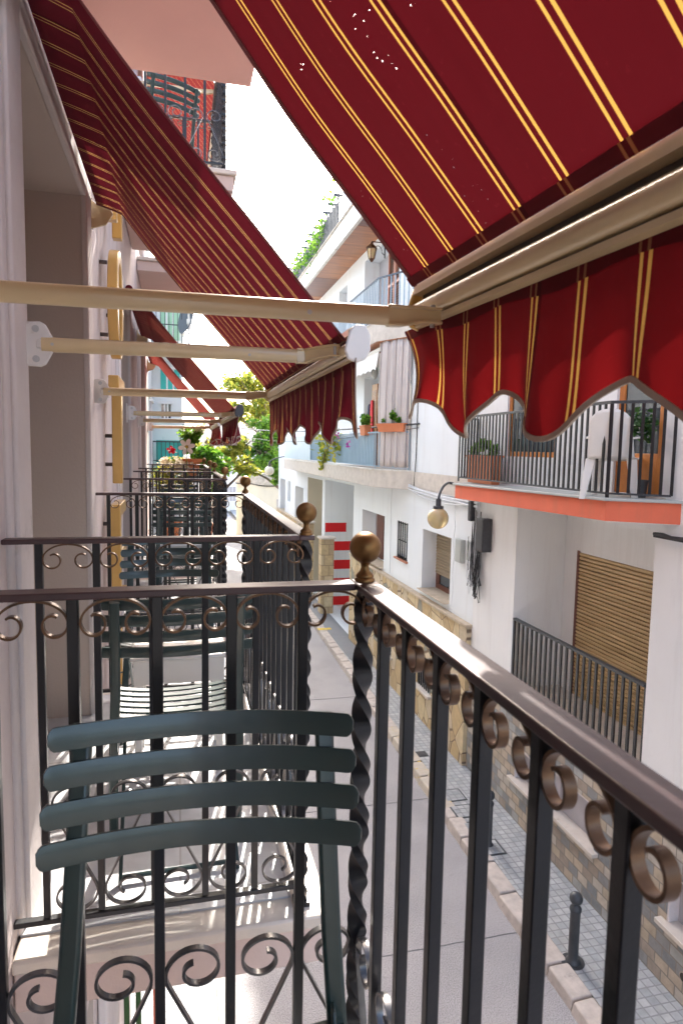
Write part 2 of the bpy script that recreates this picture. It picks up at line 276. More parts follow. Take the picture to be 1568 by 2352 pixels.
# ------------------------------------------------------------------ mesh builder
class MB:
    def __init__(s): s.v = []; s.f = []; s.uv = {}
    def add(s, vs, fs):
        k = len(s.v); s.v += [Vector(v) for v in vs]; s.f += [tuple(i + k for i in f) for f in fs]; return s
    def box(s, x0, x1, y0, y1, z0, z1):
        return s.add([(x0, y0, z0), (x1, y0, z0), (x1, y1, z0), (x0, y1, z0), (x0, y0, z1), (x1, y0, z1), (x1, y1, z1), (x0, y1, z1)],
                     [(0, 3, 2, 1), (4, 5, 6, 7), (0, 1, 5, 4), (1, 2, 6, 5), (2, 3, 7, 6), (3, 0, 4, 7)])
    def quad(s, a, b, c, d): return s.add([a, b, c, d], [(0, 1, 2, 3)])
    def hull8(s, a, b):   # two quads of four points joined to a solid
        return s.add(list(a) + list(b), [(3, 2, 1, 0), (4, 5, 6, 7), (0, 1, 5, 4), (1, 2, 6, 5), (2, 3, 7, 6), (3, 0, 4, 7)])
    def prism(s, poly, ext):   # poly: 3d points of a flat outline, ext: vector
        n = len(poly); e = Vector(ext); p = [Vector(q) for q in poly]
        return s.add(p + [q + e for q in p], [tuple(range(n - 1, -1, -1)), tuple(range(n, 2 * n))] + [(i, (i + 1) % n, n + (i + 1) % n, n + i) for i in range(n)])
    def sweep(s, pts, prof, up=(0, 0, 1), cap=True, closed=False):  # prof(i) or list of (a,b) in frame (side, up)
        pts = [Vector(p) for p in pts]; n = len(pts); rings = []; up = Vector(up)
        for i, p in enumerate(pts):
            if closed: d = pts[(i + 1) % n] - pts[i - 1]
            else: d = pts[min(i + 1, n - 1)] - pts[max(i - 1, 0)]
            d.normalize(); side = d.cross(up)
            if side.length < 1e-4: side = d.cross(Vector((0, 1, 0.01)))
            side.normalize(); u = side.cross(d)
            pr = prof(i) if callable(prof) else prof
            rings.append([p + side * a + u * b for a, b in pr])
        k = len(rings[0]); vs = [v for r in rings for v in r]; fs = []
        for i in range(n if closed else n - 1):
            j = (i + 1) % n
            for q in range(k): fs.append((i * k + q, i * k + (q + 1) % k, j * k + (q + 1) % k, j * k + q))
        if cap and not closed: fs += [tuple(range(k - 1, -1, -1)), tuple(range((n - 1) * k, n * k))]
        return s.add(vs, fs)
    def tube(s, pts, r, n=8, up=(0, 0, 1), closed=False, ry=None):
        ry = ry or r
        if callable(r): return s.sweep(pts, lambda i: [(r(i) * cos(2 * PI * k / n), r(i) * sin(2 * PI * k / n)) for k in range(n)], up, True, closed)
        return s.sweep(pts, [(r * cos(2 * PI * k / n), ry * sin(2 * PI * k / n)) for k in range(n)], up, True, closed)
    def strap(s, pts, w, th, normal):   # flat strap: width along normal, thickness in plane
        return s.sweep(pts, [(-th / 2, -w / 2), (th / 2, -w / 2), (th / 2, w / 2), (-th / 2, w / 2)], normal)
    def lathe(s, prof, c=(0, 0, 0), n=24):
        c = Vector(c); vs = []; fs = []
        for r, z in prof:
            for k in range(n): vs.append(c + Vector((r * cos(2 * PI * k / n), r * sin(2 * PI * k / n), z)))
        for i in range(len(prof) - 1):
            for k in range(n): fs.append((i * n + k, i * n + (k + 1) % n, (i + 1) * n + (k + 1) % n, (i + 1) * n + k))
        fs += [tuple(range(n - 1, -1, -1)), tuple(range((len(prof) - 1) * n, len(prof) * n))]
        return s.add(vs, fs)
    def sphere(s, c, r, n=20, sq=1):
        return s.lathe([(max(1e-4, r * sin(PI * i / n)), -r * sq * cos(PI * i / n)) for i in range(n + 1)], c, 2 * n if n < 10 else n + 6)
    def grid(s, fn, nu, nv, uvfn=None):
        k = len(s.v)
        for i in range(nu + 1):
            for j in range(nv + 1): s.v.append(Vector(fn(i / nu, j / nv)))
        for i in range(nu):
            for j in range(nv):
                a = k + i * (nv + 1) + j; s.f.append((a, a + nv + 1, a + nv + 2, a + 1))
        if uvfn:
            for i in range(nu + 1):
                for j in range(nv + 1): s.uv[k + i * (nv + 1) + j] = uvfn(i / nu, j / nv)
        return s
    def build(s, name, mat, parent=None, smooth=35, bevel=0, segs=2, solid=0):
        me = bpy.data.meshes.new(name)
        off = Vector((0, 0, 0))
        me.from_pydata([v - off for v in s.v], [], s.f)
        me.validate()
        me.materials.append(M[mat] if isinstance(mat, str) else mat)
        if s.uv:
            l = me.uv_layers.new(name='UVMap')
            for lp in me.loops:
                if lp.vertex_index in s.uv: l.data[lp.index].uv = s.uv[lp.vertex_index]
        if smooth:
            me.polygons.foreach_set('use_smooth', [True] * len(me.polygons)); me.set_sharp_from_angle(angle=R(smooth))
        o = bpy.data.objects.new(name, me); COL.objects.link(o)
        if parent: o.parent = parent
        if solid:
            md = o.modifiers.new('solid', 'SOLIDIFY'); md.thickness = solid; md.offset = 0
        if bevel:
            md = o.modifiers.new('bevel', 'BEVEL'); md.width = bevel; md.segments = segs; md.limit_method = 'ANGLE'
        return o
def tag(o, label=None, cat=None, group=None, kind=None):
    if label: o['label'] = label
    if cat: o['category'] = cat
    if group: o['group'] = group
    if kind: o['kind'] = kind
    return o
def thing(name, label, cat, loc=(0, 0, 0), rz=0, group=None):
    o = bpy.data.objects.new(name, None); o.empty_display_size = .1; COL.objects.link(o); o.location = loc; o.rotation_euler.z = rz
    return tag(o, label, cat, group)
def copy_tree(o, parent=None):
    c = o.copy(); COL.objects.link(c); c.parent = parent
    for ch in list(o.children):
        copy_tree(ch, c)
    return c
def dup(o, loc, rz=None, label=None):
    c = copy_tree(o); c.location = loc
    if rz is not None: c.rotation_euler.z = rz
    if label: c['label'] = label
    return c
def inst(src, name, parent, loc, rz=0, scale=None):   # another part sharing a mesh
    o = src.copy(); o.name = name; COL.objects.link(o); o.parent = parent; o.location = loc; o.rotation_euler.z = rz
    if scale: o.scale = scale
    return o
# wall in a plane X = const, seen from side sgn (+1: faces +X), with recessed openings
def wall(mb, rv, X, y0, y1, z0, z1, ops, sgn, thick=.3):
    ys = sorted({y0, y1} | {v for o in ops for v in o[:2]}); zs = sorted({z0, z1} | {v for o in ops for v in o[2:4]})
    for i in range(len(ys) - 1):
        for j in range(len(zs) - 1):
            yc = (ys[i] + ys[i + 1]) / 2; zc = (zs[j] + zs[j + 1]) / 2
            if any(o[0] < yc < o[1] and o[2] < zc < o[3] for o in ops): continue
            mb.quad((X, ys[i], zs[j]), (X, ys[i + 1], zs[j]), (X, ys[i + 1], zs[j + 1]), (X, ys[i], zs[j + 1]))
    for o in ops:
        a, b, c, d, dp = o[:5]; B = X - sgn * dp; rq = MB(); rv.append(rq)
        for q in (((X, a, c), (B, a, c), (B, a, d), (X, a, d)), ((X, b, c), (B, b, c), (B, b, d), (X, b, d)),
                  ((X, a, c), (X, b, c), (B, b, c), (B, a, c)), ((X, a, d), (X, b, d), (B, b, d), (B, a, d))): rq.quad(*q)
    # solid body behind
    B = X - sgn * thick
    mb.quad((X, y0, z0), (B, y0, z0), (B, y0, z1), (X, y0, z1)); mb.quad((X, y1, z0), (B, y1, z0), (B, y1, z1), (X, y1, z1))
    mb.quad((X, y0, z1), (X, y1, z1), (B, y1, z1), (B, y0, z1)); return mb
# ================================================================== THE SETTING
S = 'structure'
mb = MB(); mb.quad((-900, -900, -.03), (900, -900, -.03), (900, 900, -.03), (-900, 900, -.03)); tag(mb.build('ground', 'ground'), kind=S)
def kx(y): return 3.60 + .014 * y if y < 5 else (3.67 + (y - 5) * .0225 if y < 19 else 3.985)
mb = MB()
ysr = [-12 + 2 * i for i in range(56)]
for a, b in zip(ysr, ysr[1:]): mb.quad((.46, a, 0), (kx(a), a, 0), (kx(b), b, 0), (.46, b, 0))
tag(mb.build('road', 'asphalt'), kind=S)
mb = MB()
for a, b in zip(ysr, ysr[1:]): mb.quad((kx(a) + .235, a, .12), (4.95, a, .12), (4.95, b, .12), (kx(b) + .235, b, .12))
tag(mb.build('sidewalk', 'pavement'), kind=S)
mb = MB(); mb.box(kx(15) + .3, 6.6, 15.4, 23.4, .06, .128); tag(mb.build('garage_ramp_paving', 'pavement_ribbed'), kind=S)
mb = MB(); mb.box(-.47, .34, -6, 17, -.02, .04); tag(mb.build('left_sidewalk', 'whitetile'), kind=S)
mb = MB(); mb.box(.34, .46, -6, 17, -.02, .045); tag(mb.build('left_kerb', 'kerb', bevel=.012), kind=S)
def kerbs(name, mat, ya, yb, sel):
    mb = MB(); y = ya; rnd = random.Random(3)
    while y < yb:
        l = rnd.uniform(.38, .62)
        if sel(y):
            x0 = kx(y) + rnd.uniform(-.015, .015); x1 = kx(y) + .24; e = l - .007
            j = [rnd.uniform(-.012, .012) for _ in range(8)]
            mb.hull8([(x0 + j[0], y, -.02), (x1, y, -.02), (x1, y + e, -.02), (x0 + j[1], y + e, -.02)],
                     [(x0 + .02 + j[2], y + .01, .125 + j[4]), (x1, y + .01, .13), (x1, y + e - .01, .13), (x0 + .02 + j[3], y + e - .01, .125 + j[5])])
        y += l
    return tag(mb.build(name, mat, bevel=.015), kind=S)
kerbs('kerb', 'kerb', -2, 46, lambda y: not (8.4 < y < 11.2)); kerbs('yellow_kerb', 'yellow_kerb', -2, 46, lambda y: 8.4 < y < 11.2)
for k, (y, x0, x1) in enumerate(((9.1, .5, 3.75), (13.4, .5, 3.8), (6.2, 1.9, 3.68), (20.5, .5, 3.95))):
    mb = MB(); mb.sweep([(x0 + (x1 - x0) * i / 12, y + .006 * sin(i * 1.7 + k), .003) for i in range(13)], [(-.005, -.002), (.005, -.002), (.005, .002), (-.005, .002)]); tag(mb.build('road_joint', 'joint'), kind=S)
# yellow lines on the pavement edge, and inspection covers
mb = MB(); mb.box(3.93, 3.99, 9.2, 10.6, .12, .125); mb.box(3.95, 4.35, 18.3, 18.5, .13, .134); tag(mb.build('painted_line', 'yellow_paint'), kind=S)
for i, (y, lab) in enumerate(((7.55, 'grey metal inspection cover nearest the camera in the row behind the kerb'), (8.0, 'second metal inspection cover of the row in the pavement'), (8.45, 'third metal inspection cover along the pavement row'),
                              (8.9, 'fourth metal inspection cover along the pavement row'), (10.3, 'small dark grating set alone in the pavement beyond the row of covers'))):
    r = thing('inspection_cover', lab, 'manhole cover', (4.02 + .02 * i, y, .121), group='metal covers set in the pavement'); w = .17 if i < 4 else .10
    mb = MB(); mb.box(-w, w, -w, w, 0, .006); mb.build('cover_frame', 'dkgrey', r)
    mb = MB(); mb.box(-w + .025, w - .025, -w + .025, w - .025, .006, .010)
    for k in range(5): mb.box(-w + .05, w - .05, -w + .05 + k * (w * 2 - .12) / 5, -w + .065 + k * (w * 2 - .12) / 5, .010, .013)
    mb.build('cover_plate', 'pavement' if i < 4 else 'black_plastic', r)

# ================================================================== OUR OWN BUILDING (facade X = -.45, faces +X)
own = thing('apartment_building', 'lilac pink stuccoed building on the left with deep doorways and stacked narrow balconies', 'building')
mb = MB(); rv = []
OP = []
for a, b in ((-.75, .75), (2.12, 3.50), (5.40, 6.45), (8.15, 9.25)):
    OP += [(a, b, 4.0, 6.60, .75), (a, b, 7.72, 10.2, .75)]
    OP += [(a + .1, b - .1, .12, 2.6, .4)]
wall(mb, rv, -.45, -6, 10.6, 0, 13.5, OP, 1, 8)
mb.build('wall', 'stucco_pink', own, smooth=0); [q.build('reveal', 'reveal', own, smooth=0) for q in rv]
for a, b, c, d, dp in OP:
    if d < 3: continue
    mb = MB(); t = .17; rnd = random.Random(int(a * 10 + c))
    for (y0, y1, z0, z1) in ((a - t, a, c - .02, d + t), (b, b + t, c - .02, d + t), (a, b, d, d + t)):   # raised render band, slightly uneven
        mb.box(-.46, -.425, y0, y1, z0, z1)
    mb.box(-.46, -.437, b + t, b + t + .05, c, d + t + .04); mb.box(-.46, -.437, a - t - .05, a - t, c, d + t + .04)
    mb.build('door_surround', 'trim', own, bevel=.008)
    d0 = MB(); d0.box(-1.22, -1.17, a, b, c, d); fr = d0.build('balcony_door', 'white', own, bevel=.004)
    g = MB()
    for q in (0, 1):
        ya = a + .12 + q * ((b - a) / 2 - .03); yb = ya + (b - a) / 2 - .21
        g.box(-1.168, -1.164, ya, yb, c + .3, d - .15)
    g.build('pane', 'glass_dark', fr)
for a, b, c, d, dp in OP:
    if d < 3:
        mb = MB(); mb.box(-.86, -.82, a, b, c, d); dd = mb.build('street_door', 'brownwood', own, bevel=.004)
        mb = MB(); mb.box(-.818, -.815, a + .15, b - .15, c + .9, d - .2); mb.build('pane', 'glass_dark', dd)
BAL = [(-1.0, 1.28, 4.0, .26), (1.80, 3.86, 4.0, .17), (5.12, 7.10, 4.0, .17), (7.72, 10.0, 4.0, .17), (-1.0, 1.35, 7.70, .2), (1.75, 4.08, 7.70, .2), (5.28, 7.15, 7.52, .15), (7.9, 10.0, 7.52, .15)]
for i, (a, b, z, th) in enumerate(BAL):
    mb = MB(); mb.box(-.445, .445, a, b, z - .04, z); mb.build('slab_edge', 'marble', own, bevel=.008)
    mb = MB(); mb.box(-.445, .42, a + .025, b - .02, z - th, z - .041)
    if z < 4.1: mb.box(-.445, .37, a + .06, b - .06, z - th - .03, z - th - .001)
    mb.build('balcony_slab', 'soffit' if z > 7.6 else 'fascia', own, bevel=.006)
    mb = MB(); mb.box(-.443, .335, a + .10, b - .10, z, z + .006); mb.box(-1.17, -.443, a + .35, b - .38, z - .001, z + .005); mb.build('floor_tiles', 'floortile', own)
# street level under the balconies
mb = MB(); mb.box(-.447, -.40, 3.55, 5.2, 0, 3.0); mb.build('pilaster', 'trim', own, bevel=.01)

# bundle of canes and an orange pole leaning at street level, against the wall
for i, (x, y, m, lab) in enumerate(((-.33, 4.1, 'leaf_dark', 'dark green cane leaning on the wall below the next balcony'), (-.26, 4.15, 'leaf_dark', 'second green cane beside the orange pole at street level'), (-.14, 4.2, 'orange', 'orange pole standing at street level under the next balcony'))):
    mb = MB(); mb.tube([(x, y, .04), (x - .02, y + .05, 2.6)], .018 if i < 2 else .03, 8); tag(mb.build('pole', m), lab, 'pole', 'poles leaning at street level')

# ------------------------------------------------------------------ balcony railings
def spiral(c, r0, r1, a0, a1, n):
    return [(c[0] + (r0 + (r1 - r0) * k / n) * cos(R(a0 + (a1 - a0) * k / n)), c[1] + (r0 + (r1 - r0) * k / n) * sin(R(a0 + (a1 - a0) * k / n))) for k in range(n + 1)]
def top_scroll_pts(b=.135):
    r = .0262; cx = .47 * b - r; cz = -.043
    right = spiral((cx, cz), r, .0135, 0, -300, 26)
    arch = [(.47 * b * cos(R(a)), cz + (.041) * sin(R(a))) for a in range(90, 0, -10)]
    half = arch + right
    return [(-x, z) for x, z in half[::-1]] + half[1:]
def base_scroll_pts(s=1):
    top = spiral((-.002, .335), .053, .016, -25, 430, 40)[::-1]
    bot = spiral((.002, .060), .059, .018, 155, 590, 40)
    p = top + bot
    return [(s * x, z) for x, z in p]
_proto = {}
def proto(name, mb, mat, **k):
    o = mb.build(name, mat, **k); COL.objects.unlink(o); _proto[name] = o; return o
w0 = .013
mb = MB(); mb.strap([(x, 0, z) for x, z in top_scroll_pts()], w0, .0042, (0, 1, 0)); P_top = proto('scroll', mb, 'bronze')
mb = MB(); mb.strap([(x, 0, z) for x, z in base_scroll_pts(1)], w0, .005, (0, 1, 0)); P_b1 = proto('base_scroll', mb, 'strap')
mb = MB(); mb.strap([(x, 0, z) for x, z in base_scroll_pts(-1)], w0, .005, (0, 1, 0)); P_b2 = proto('base_scroll_m', mb, 'strap')
mb = MB(); mb.box(-.0095, .0095, -.0095, .0095, .075, 1.136); P_bar = proto('baluster', mb, 'iron', bevel=.0015, segs=1)
mb = MB(); H = 1.136; n = 170
mb.sweep([(0, 0, .012 + (H - .012) * i / n) for i in range(n + 1)], lambda i: [(a * cos(i / n * 10.6 * PI) - b * sin(i / n * 10.6 * PI), a * sin(i / n * 10.6 * PI) + b * cos(i / n * 10.6 * PI)) for a, b in ((-.0175, -.0095), (.0175, -.0095), (.0175, .0095), (-.0175, .0095))], up=(0, 1, 0))
mb.box(-.024, .024, -.024, .024, 0, .014); P_post = proto('corner_post', mb, 'iron', smooth=50)
mb = MB(); rb = .0305
prof = [(.019, 0), (.0195, .004), (.016, .007), (.0175, .010), (.0155, .014), (.0095, .020), (.0075, .027), (.0085, .033), (.012, .037)]
a0 = math.asin(.012 / rb)
prof += [(max(rb * sin(a0 + (PI - a0) * k / 20), 1e-4), .037 + rb * cos(a0) - rb * cos(a0 + (PI - a0) * k / 20)) for k in range(1, 21)]
mb.lathe(prof, n=32); P_fin = proto('ball_finial', mb, 'brass', smooth=60)
def railing(y0, y1, z, xf, label, near=True, far=True, xw=-.45, top=None, b=.145, offs=None):
    L = y1 - y0; W = xf - xw; r = thing('balcony_railing', label, 'railing', (xw, y0, z), group='wrought iron balcony railings with brass balls')
    H = (top or z + 1.15) - z; hz = H / 1.15
    h = MB(); h.box(W - .0225, W + .0225, -.0225, L + .0225, H - .014, H)
    if near: h.box(.0, W - .0225, -.0225, .0225, H - .014, H - .0005)
    if far: h.box(.0, W - .0225, L - .0225, L + .0225, H - .014, H - .0005)
    h.build('handrail', 'rail_iron', r, bevel=.003, segs=3)
    h = MB(); h.box(W - .012, W + .012, .014, L - .014, .055, .070)
    if near: h.box(0, W - .014, -.012, .012, .055, .070)
    if far: h.box(0, W - .014, L - .012, L + .012, .055, .070)
    h.build('bottom_rail', 'iron', r, bevel=.002)
    for yy, on in ((0, near), (L, far)):
        p = inst(P_post, 'corner_post', r, (W, yy, 0)); p.scale.z = (H - .014) / 1.136
        f = inst(P_fin, 'ball_finial', p, (0, 0, 1.136 + .014)); f.scale.z = 1 / p.scale.z
        if on:
            xs = [W - q for q in offs] if offs else [W - b * k for k in range(1, int(W / b) + 1)]
            for x in xs: inst(P_bar, 'baluster', r, (x, yy, 0), scale=(1, 1, (H - .014) / 1.136))
            ed = [W] + xs
            for k in range(len(ed) - 1):
                xm = (ed[k] + ed[k + 1]) / 2
                inst(P_top, 'scroll', r, (xm, yy, H - .015), 0, (b / .145, 1, 1.02))
                inst(P_b1 if k % 2 else P_b2, 'base_scroll', r, (xm, yy, .070), 0, (1.12, 1, 1))
    nb = max(2, round(L / .128)); b = L / nb
    for k in range(nb):
        if k: inst(P_bar, 'baluster', r, (W, b * k, 0), PI / 2, (1, 1, (H - .014) / 1.136))
        inst(P_top, 'scroll', r, (W, b * (k + .5), H - .015), PI / 2, (b / .145, 1, 1))
        inst(P_b1 if k % 2 else P_b2, 'base_scroll', r, (W, b * (k + .5), .070), PI / 2, (b / .128, 1, 1))
    return r
railing(-.86, 1.19, 4.0, .346, 'nearest iron balcony railing, its brown handrail running past the camera, lit white near the ball', b=.133, offs=(.120, .253, .384, .525, .656))
railing(1.87, 3.67, 4.0, .362, 'second iron balcony railing, directly beyond the nearest green chair')
railing(5.35, 6.92, 4.0, .362, 'third iron balcony railing, around the balcony with the green slatted chairs beyond the second one')
railing(7.9, 9.75, 4.0, .362, 'farthest iron balcony railing, in front of the flowering shrub and clay pot')
railing(5.37, 7.05, 7.52, .352, 'iron railing of the upper floor balcony high above, with a green chair behind it')

# ------------------------------------------------------------------ awnings
FP = [(-.405, 6.640), (-.344, 6.622), (-.278, 6.600), (-.236, 6.545), (-.120, 6.402), (.01, 6.255), (.12, 6.135), (.23, 6.016), (.36, 5.872), (.492, 5.728)]
FP0 = [(-.405, 6.79), (-.344, 6.775), (-.278, 6.75), (-.150, 6.555), (-.020, 6.385), (.10, 6.237), (.245, 6.062), (.385, 5.914), (.520, 5.767)]
def fpt(v, FP=FP):
    t = v * (len(FP) - 1); i = min(int(t), len(FP) - 2); f = t - i
    if i < 2: return tuple(FP[i][k] + (FP[i + 1][k] - FP[i][k]) * f for k in (0, 1))
    p0, p1, p2, p3 = FP[max(i - 1, 2)], FP[i], FP[i + 1], FP[min(i + 2, len(FP) - 1)]
    return tuple(.5 * (2 * p1[k] + (p2[k] - p0[k]) * f + (2 * p0[k] - 5 * p1[k] + 4 * p2[k] - p3[k]) * f * f + (-p0[k] + 3 * p1[k] - 3 * p2[k] + p3[k]) * f ** 3) for k in (0, 1))
BARP = [(-.024, .050), (-.031, .046), (-.033, .026), (-.012, .024), (-.012, .009), (-.032, .006), (-.039, -.002), (-.041, -.012), (-.038, -.022), (-.030, -.029), (-.018, -.030), (-.018, -.0335), (-.027, -.035), (-.026, -.044), (-.016, -.048), (.008, -.046), (.024, -.035), (.030, -.01), (.030, .03), (.018, .05)]
def awning(ya, yb, label, arms, xb=.520, zb=5.712, dx=0, dz=0, mat='fabric', caps=('offwhite', 'cream_metal'), period=.36, ph=0, amp=1, flap=.08, vy0=None, vy1=None, bracket=(True, True), drop=.25, seed=1, swing=0, prof=None):
    FQ = prof or FP
    r = thing('striped_awning', label, 'awning', group='burgundy striped awnings over the balconies')
    rnd = random.Random(seed); f1, f2, f3 = rnd.uniform(0, 6), rnd.uniform(0, 6), rnd.uniform(0, 6)
    sx = (xb - .036 + .405) / (FQ[-1][0] + .405); rz_ = FQ[0][1] + .034 + dz
    def fs(u, v):
        x, z = fpt(v, FQ); x = -.405 + (x + .405) * sx
        sag = .006 * sin(v * PI) * (sin(2 * PI * u * (yb - ya) / .9 + f1) + .4 * sin(2 * PI * u * (yb - ya) / .31 + f2))
        return (x + dx * v, ya + u * (yb - ya), z + dz + sag)
    L = 1.32; nu = int((yb - ya) / .03)
    mb = MB(); mb.grid(fs, nu, 44, lambda u, v: (u * (yb - ya) + ya, v * L)); mb.build('fabric', mat, r, smooth=60)
    mb = MB(); mb.grid(lambda u, v: tuple(Vector(fs(u, .978 + v * .020)) + Vector((-.004, 0, -.004))), nu, 2, lambda u, v: (u * (yb - ya) + ya, v * .04)); mb.build('hem', 'fabric_hem', r, smooth=60)
    for yy in (ya + .008, yb - .008):    # binding along the two free edges
        mb = MB(); mb.sweep([tuple(Vector(fs((yy - ya) / (yb - ya), v / 30)) + Vector((0, 0, -.002))) for v in range(31)], [(-.009, -.0012), (.009, -.0012), (.009, .0012), (-.009, .0012)]); mb.build('edge_binding', 'binding_red', r)
    # roller, its brackets
    mb = MB(); mb.tube([(-.385, ya - .02, rz_), (-.385, yb + .02, rz_)], .030, 20); mb.build('roller', 'fabric_hem', r)
    for yy, on in ((ya - .03, bracket[0]), (yb + .01, bracket[1])):
        if not on: continue
        mb = MB(); z = rz_ - 6.674
        mb.box(-.45, -.436, yy - .012, yy + .040, 6.505 + z, 6.70 + z)
        mb.prism([(-.436, yy, 6.52 + z), (-.36, yy, 6.545 + z), (-.325, yy, 6.60 + z), (-.345, yy, 6.655 + z), (-.40, yy, 6.64 + z), (-.436, yy, 6.67 + z)], (0, .014, 0))
        bk = mb.build('roller_bracket', 'cream_metal', r, bevel=.004)
        for zz in (6.53, 6.675):
            s = MB(); s.tube([(-.437, yy + .022, zz + z), (-.428, yy + .022, zz + z)], .009, 10); s.build('bolt', 'steel', bk)
    # front bar
    mb = MB(); mb.prism([(xb + a, ya - .015, zb + b + dz) for a, b in BARP], (0, yb - ya + .03, 0)); bar = mb.build('front_bar', 'cream_metal', r, smooth=50)
    mb = MB(); mb.box(xb - .0145, xb - .0122, ya, yb, zb + dz + .0085, zb + dz + .0245); mb.box(xb - .0195, xb - .0175, ya, yb, zb + dz - .0330, zb + dz - .0305); mb.build('groove_shade', 'recess_dark', bar)  # dark strips laid in the bar's grooves, painting in their shade
    for yy, s, cm in ((ya - .015, -1, caps[0]), (yb + .015, 1, caps[1])):
        mb = MB(); pl = [(xb - .030, 0, .040), (xb - .012, 0, .058), (xb + .018, 0, .056), (xb + .032, 0, .03), (xb + .034, 0, -.015), (xb + .020, 0, -.042), (xb - .010, 0, -.054), (xb - .036, 0, -.044), (xb - .046, 0, -.018), (xb - .040, 0, .006)]
        mb.prism([(x, yy, z + zb + dz) for x, _, z in pl], (0, s * .014, 0)); mb.build('end_cap', cm, bar, bevel=.005)
    # valance
    v0 = vy0 if vy0 is not None else ya; v1 = vy1 if vy1 is not None else yb; Lv = v1 - v0
    nu = int(Lv / .012)
    def vlen(s): return drop - .078 * (.5 - .5 * cos(2 * PI * (s - ph) / period)) ** .95 * (1 if Lv > .5 else .3)
    def vp(s, t):
        d = t * t * .6 + t * .4
        wx = amp * d * (.017 * sin(2 * PI * s / .255 + f1 + .8 * t) + .010 * sin(2 * PI * s / .118 + f2) + .012 * sin(2 * PI * s / .61 + f3))
        wy = amp * d * .55 * (.013 * sin(2 * PI * s / .21 + f3 + 3.2 * t) + .006 * sin(2 * PI * s / .1 + 5 * t))
        e = max(0, (s - (v1 - flap)) / flap); e0 = max(0, ((v0 + .12) - s) / .12)
        x = xb - .012 + wx - .02 * e * e * t + swing * e0 * t
        y = s + wy * (1 - e) - swing * .6 * e0 * t + e * flap * (.60 * (1 - t) ** 1.5 - .32 * sin(t * PI) - .1 * t)
        return (x, y, zb + dz - .040 - t * vlen(s) * (1 + .04 * e))
    mb = MB(); mb.grid(lambda u, v: vp(v0 + u * Lv, v), nu, 16, lambda u, v: (v0 + u * Lv, v * .25)); va = mb.build('valance', mat + '_valance' if mat == 'fabric' else mat, r, smooth=70)
    mb = MB(); mb.grid(lambda u, v: tuple(Vector(vp(v0 + u * Lv, v * .13)) + Vector((-.003, 0, 0))), nu, 2, lambda u, v: (v0 + u * Lv, v * .03)); mb.build('valance_hem', 'fabric_hem', va, smooth=70)
    mb = MB(); mb.sweep([vp(v0 + i / nu * Lv, 1) for i in range(nu + 1)], [(-.0022, -.0042), (.0022, -.0042), (.0022, .0042), (-.0022, .0042)]); mb.build('scalloped_edge', 'binding', va, smooth=60)
    for yy in (v0, v1):
        mb = MB(); mb.sweep([vp(yy, i / 16) for i in range(17)], [(-.003, -.0016), (.003, -.0016), (.003, .0016), (-.003, .0016)], up=(1, 0, 0)); mb.build('side_edge', 'binding', va)
    # straight arms
    for ar in arms:
        yw, kn, zoff = ar[:3]; rr = ar[3] if len(ar) > 3 else 1; z = dz + 5.690 + zoff; x0 = -.385; xe = xb - .155
        oval = [(.015 * rr * cos(2 * PI * k / 16), .0215 * rr * sin(2 * PI * k / 16)) for k in range(16)]
        mb = MB(); mb.sweep([(x0, yw, z), (xe, yw, z + .006)], oval); arm = mb.build('arm', 'cream_metal', r, smooth=50)
        # cast knuckle: hollow channel bending to the bar
        kp = [(xe, yw, z + .006), (xe + .03, yw, z + .006), (xe + .065, yw + kn * .42, z + .013), (xe + .098, yw + kn * .92, z + .016), (xb - .034, yw + kn, z + .016)]
        hs = (.0225, .0215, .019, .017, .018); k = MB()
        k.sweep(kp, lambda i: [(-.006, -hs[i] * rr), (.006, -hs[i] * rr), (.006, hs[i] * rr), (-.006, hs[i] * rr)])
        for sg in (-1, 1):
            k.sweep([(p[0], p[1], p[2] + sg * (hs[i] * rr - .002)) for i, p in enumerate(kp)], [(-.015 * rr, -.003), (.015 * rr, -.003), (.015 * rr, .003), (-.015 * rr, .003)])
        k.build('knuckle', 'cream_metal', arm, bevel=.002)
        k = MB(); k.tube([(xb - .05, yw + kn, z - .006), (xb - .05, yw + kn, z + .038)], .005, 10); k.build('pivot_pin', 'steel', arm)
        k = MB()
        for q in (.25, .80): k.tube([(x0 + (xe - x0) * (q if q > .5 else .04), yw - .0155, z), (x0 + (xe - x0) * (q if q > .5 else .04), yw - .0135, z)], .0045, 10)
        k.build('screw', 'steel', arm)
        # wall plate, three lobed
        k = MB(); pl = [(-.060, -.062), (-.010, -.065), (.006, -.058), (.014, -.045), (.040, 0), (.014, .045), (.006, .058), (-.010, .065), (-.060, .062)]
        k.prism([(-.425 + a * .9 + .045, yw - .006, z + b) for a, b in pl], (0, .012, 0)); k.box(-.448, -.438, yw - .03, yw + .03, z - .085, z + .085); k.box(-.40, x0 + .01, yw - .011, yw + .011, z - .012, z + .012)
        pb = k.build('wall_plate', 'offwhite', r, bevel=.004)
        for zz in (-.043, .043):
            k = MB(); k.tube([(-.400, yw - .010, z + zz), (-.400, yw + .010, z + zz)], .010, 14); q = k.build('plate_bolt', 'steel', pb)
    return r
A0 = awning(-1.30, 1.42, 'nearest burgundy awning with bold yellow double stripes and a scalloped valance, filling the upper right', [(1.235, .03, -.030, .86)], xb=.548, zb=5.724, caps=('cream_metal', 'gold'), period=.33, ph=.87, vy1=1.44, amp=.62, flap=.16, prof=FP0, bracket=(False, True), seed=4, drop=.246)
bpy.context.view_layer.update()
TM = Matrix.Translation((0, 1.42, 5.70)) @ Matrix.Rotation(.031, 4, 'X') @ Matrix.Translation((0, -1.42, -5.70))
for o in A0.children_recursive: o.data.transform(TM)   # the near bar hangs a little lower toward the camera
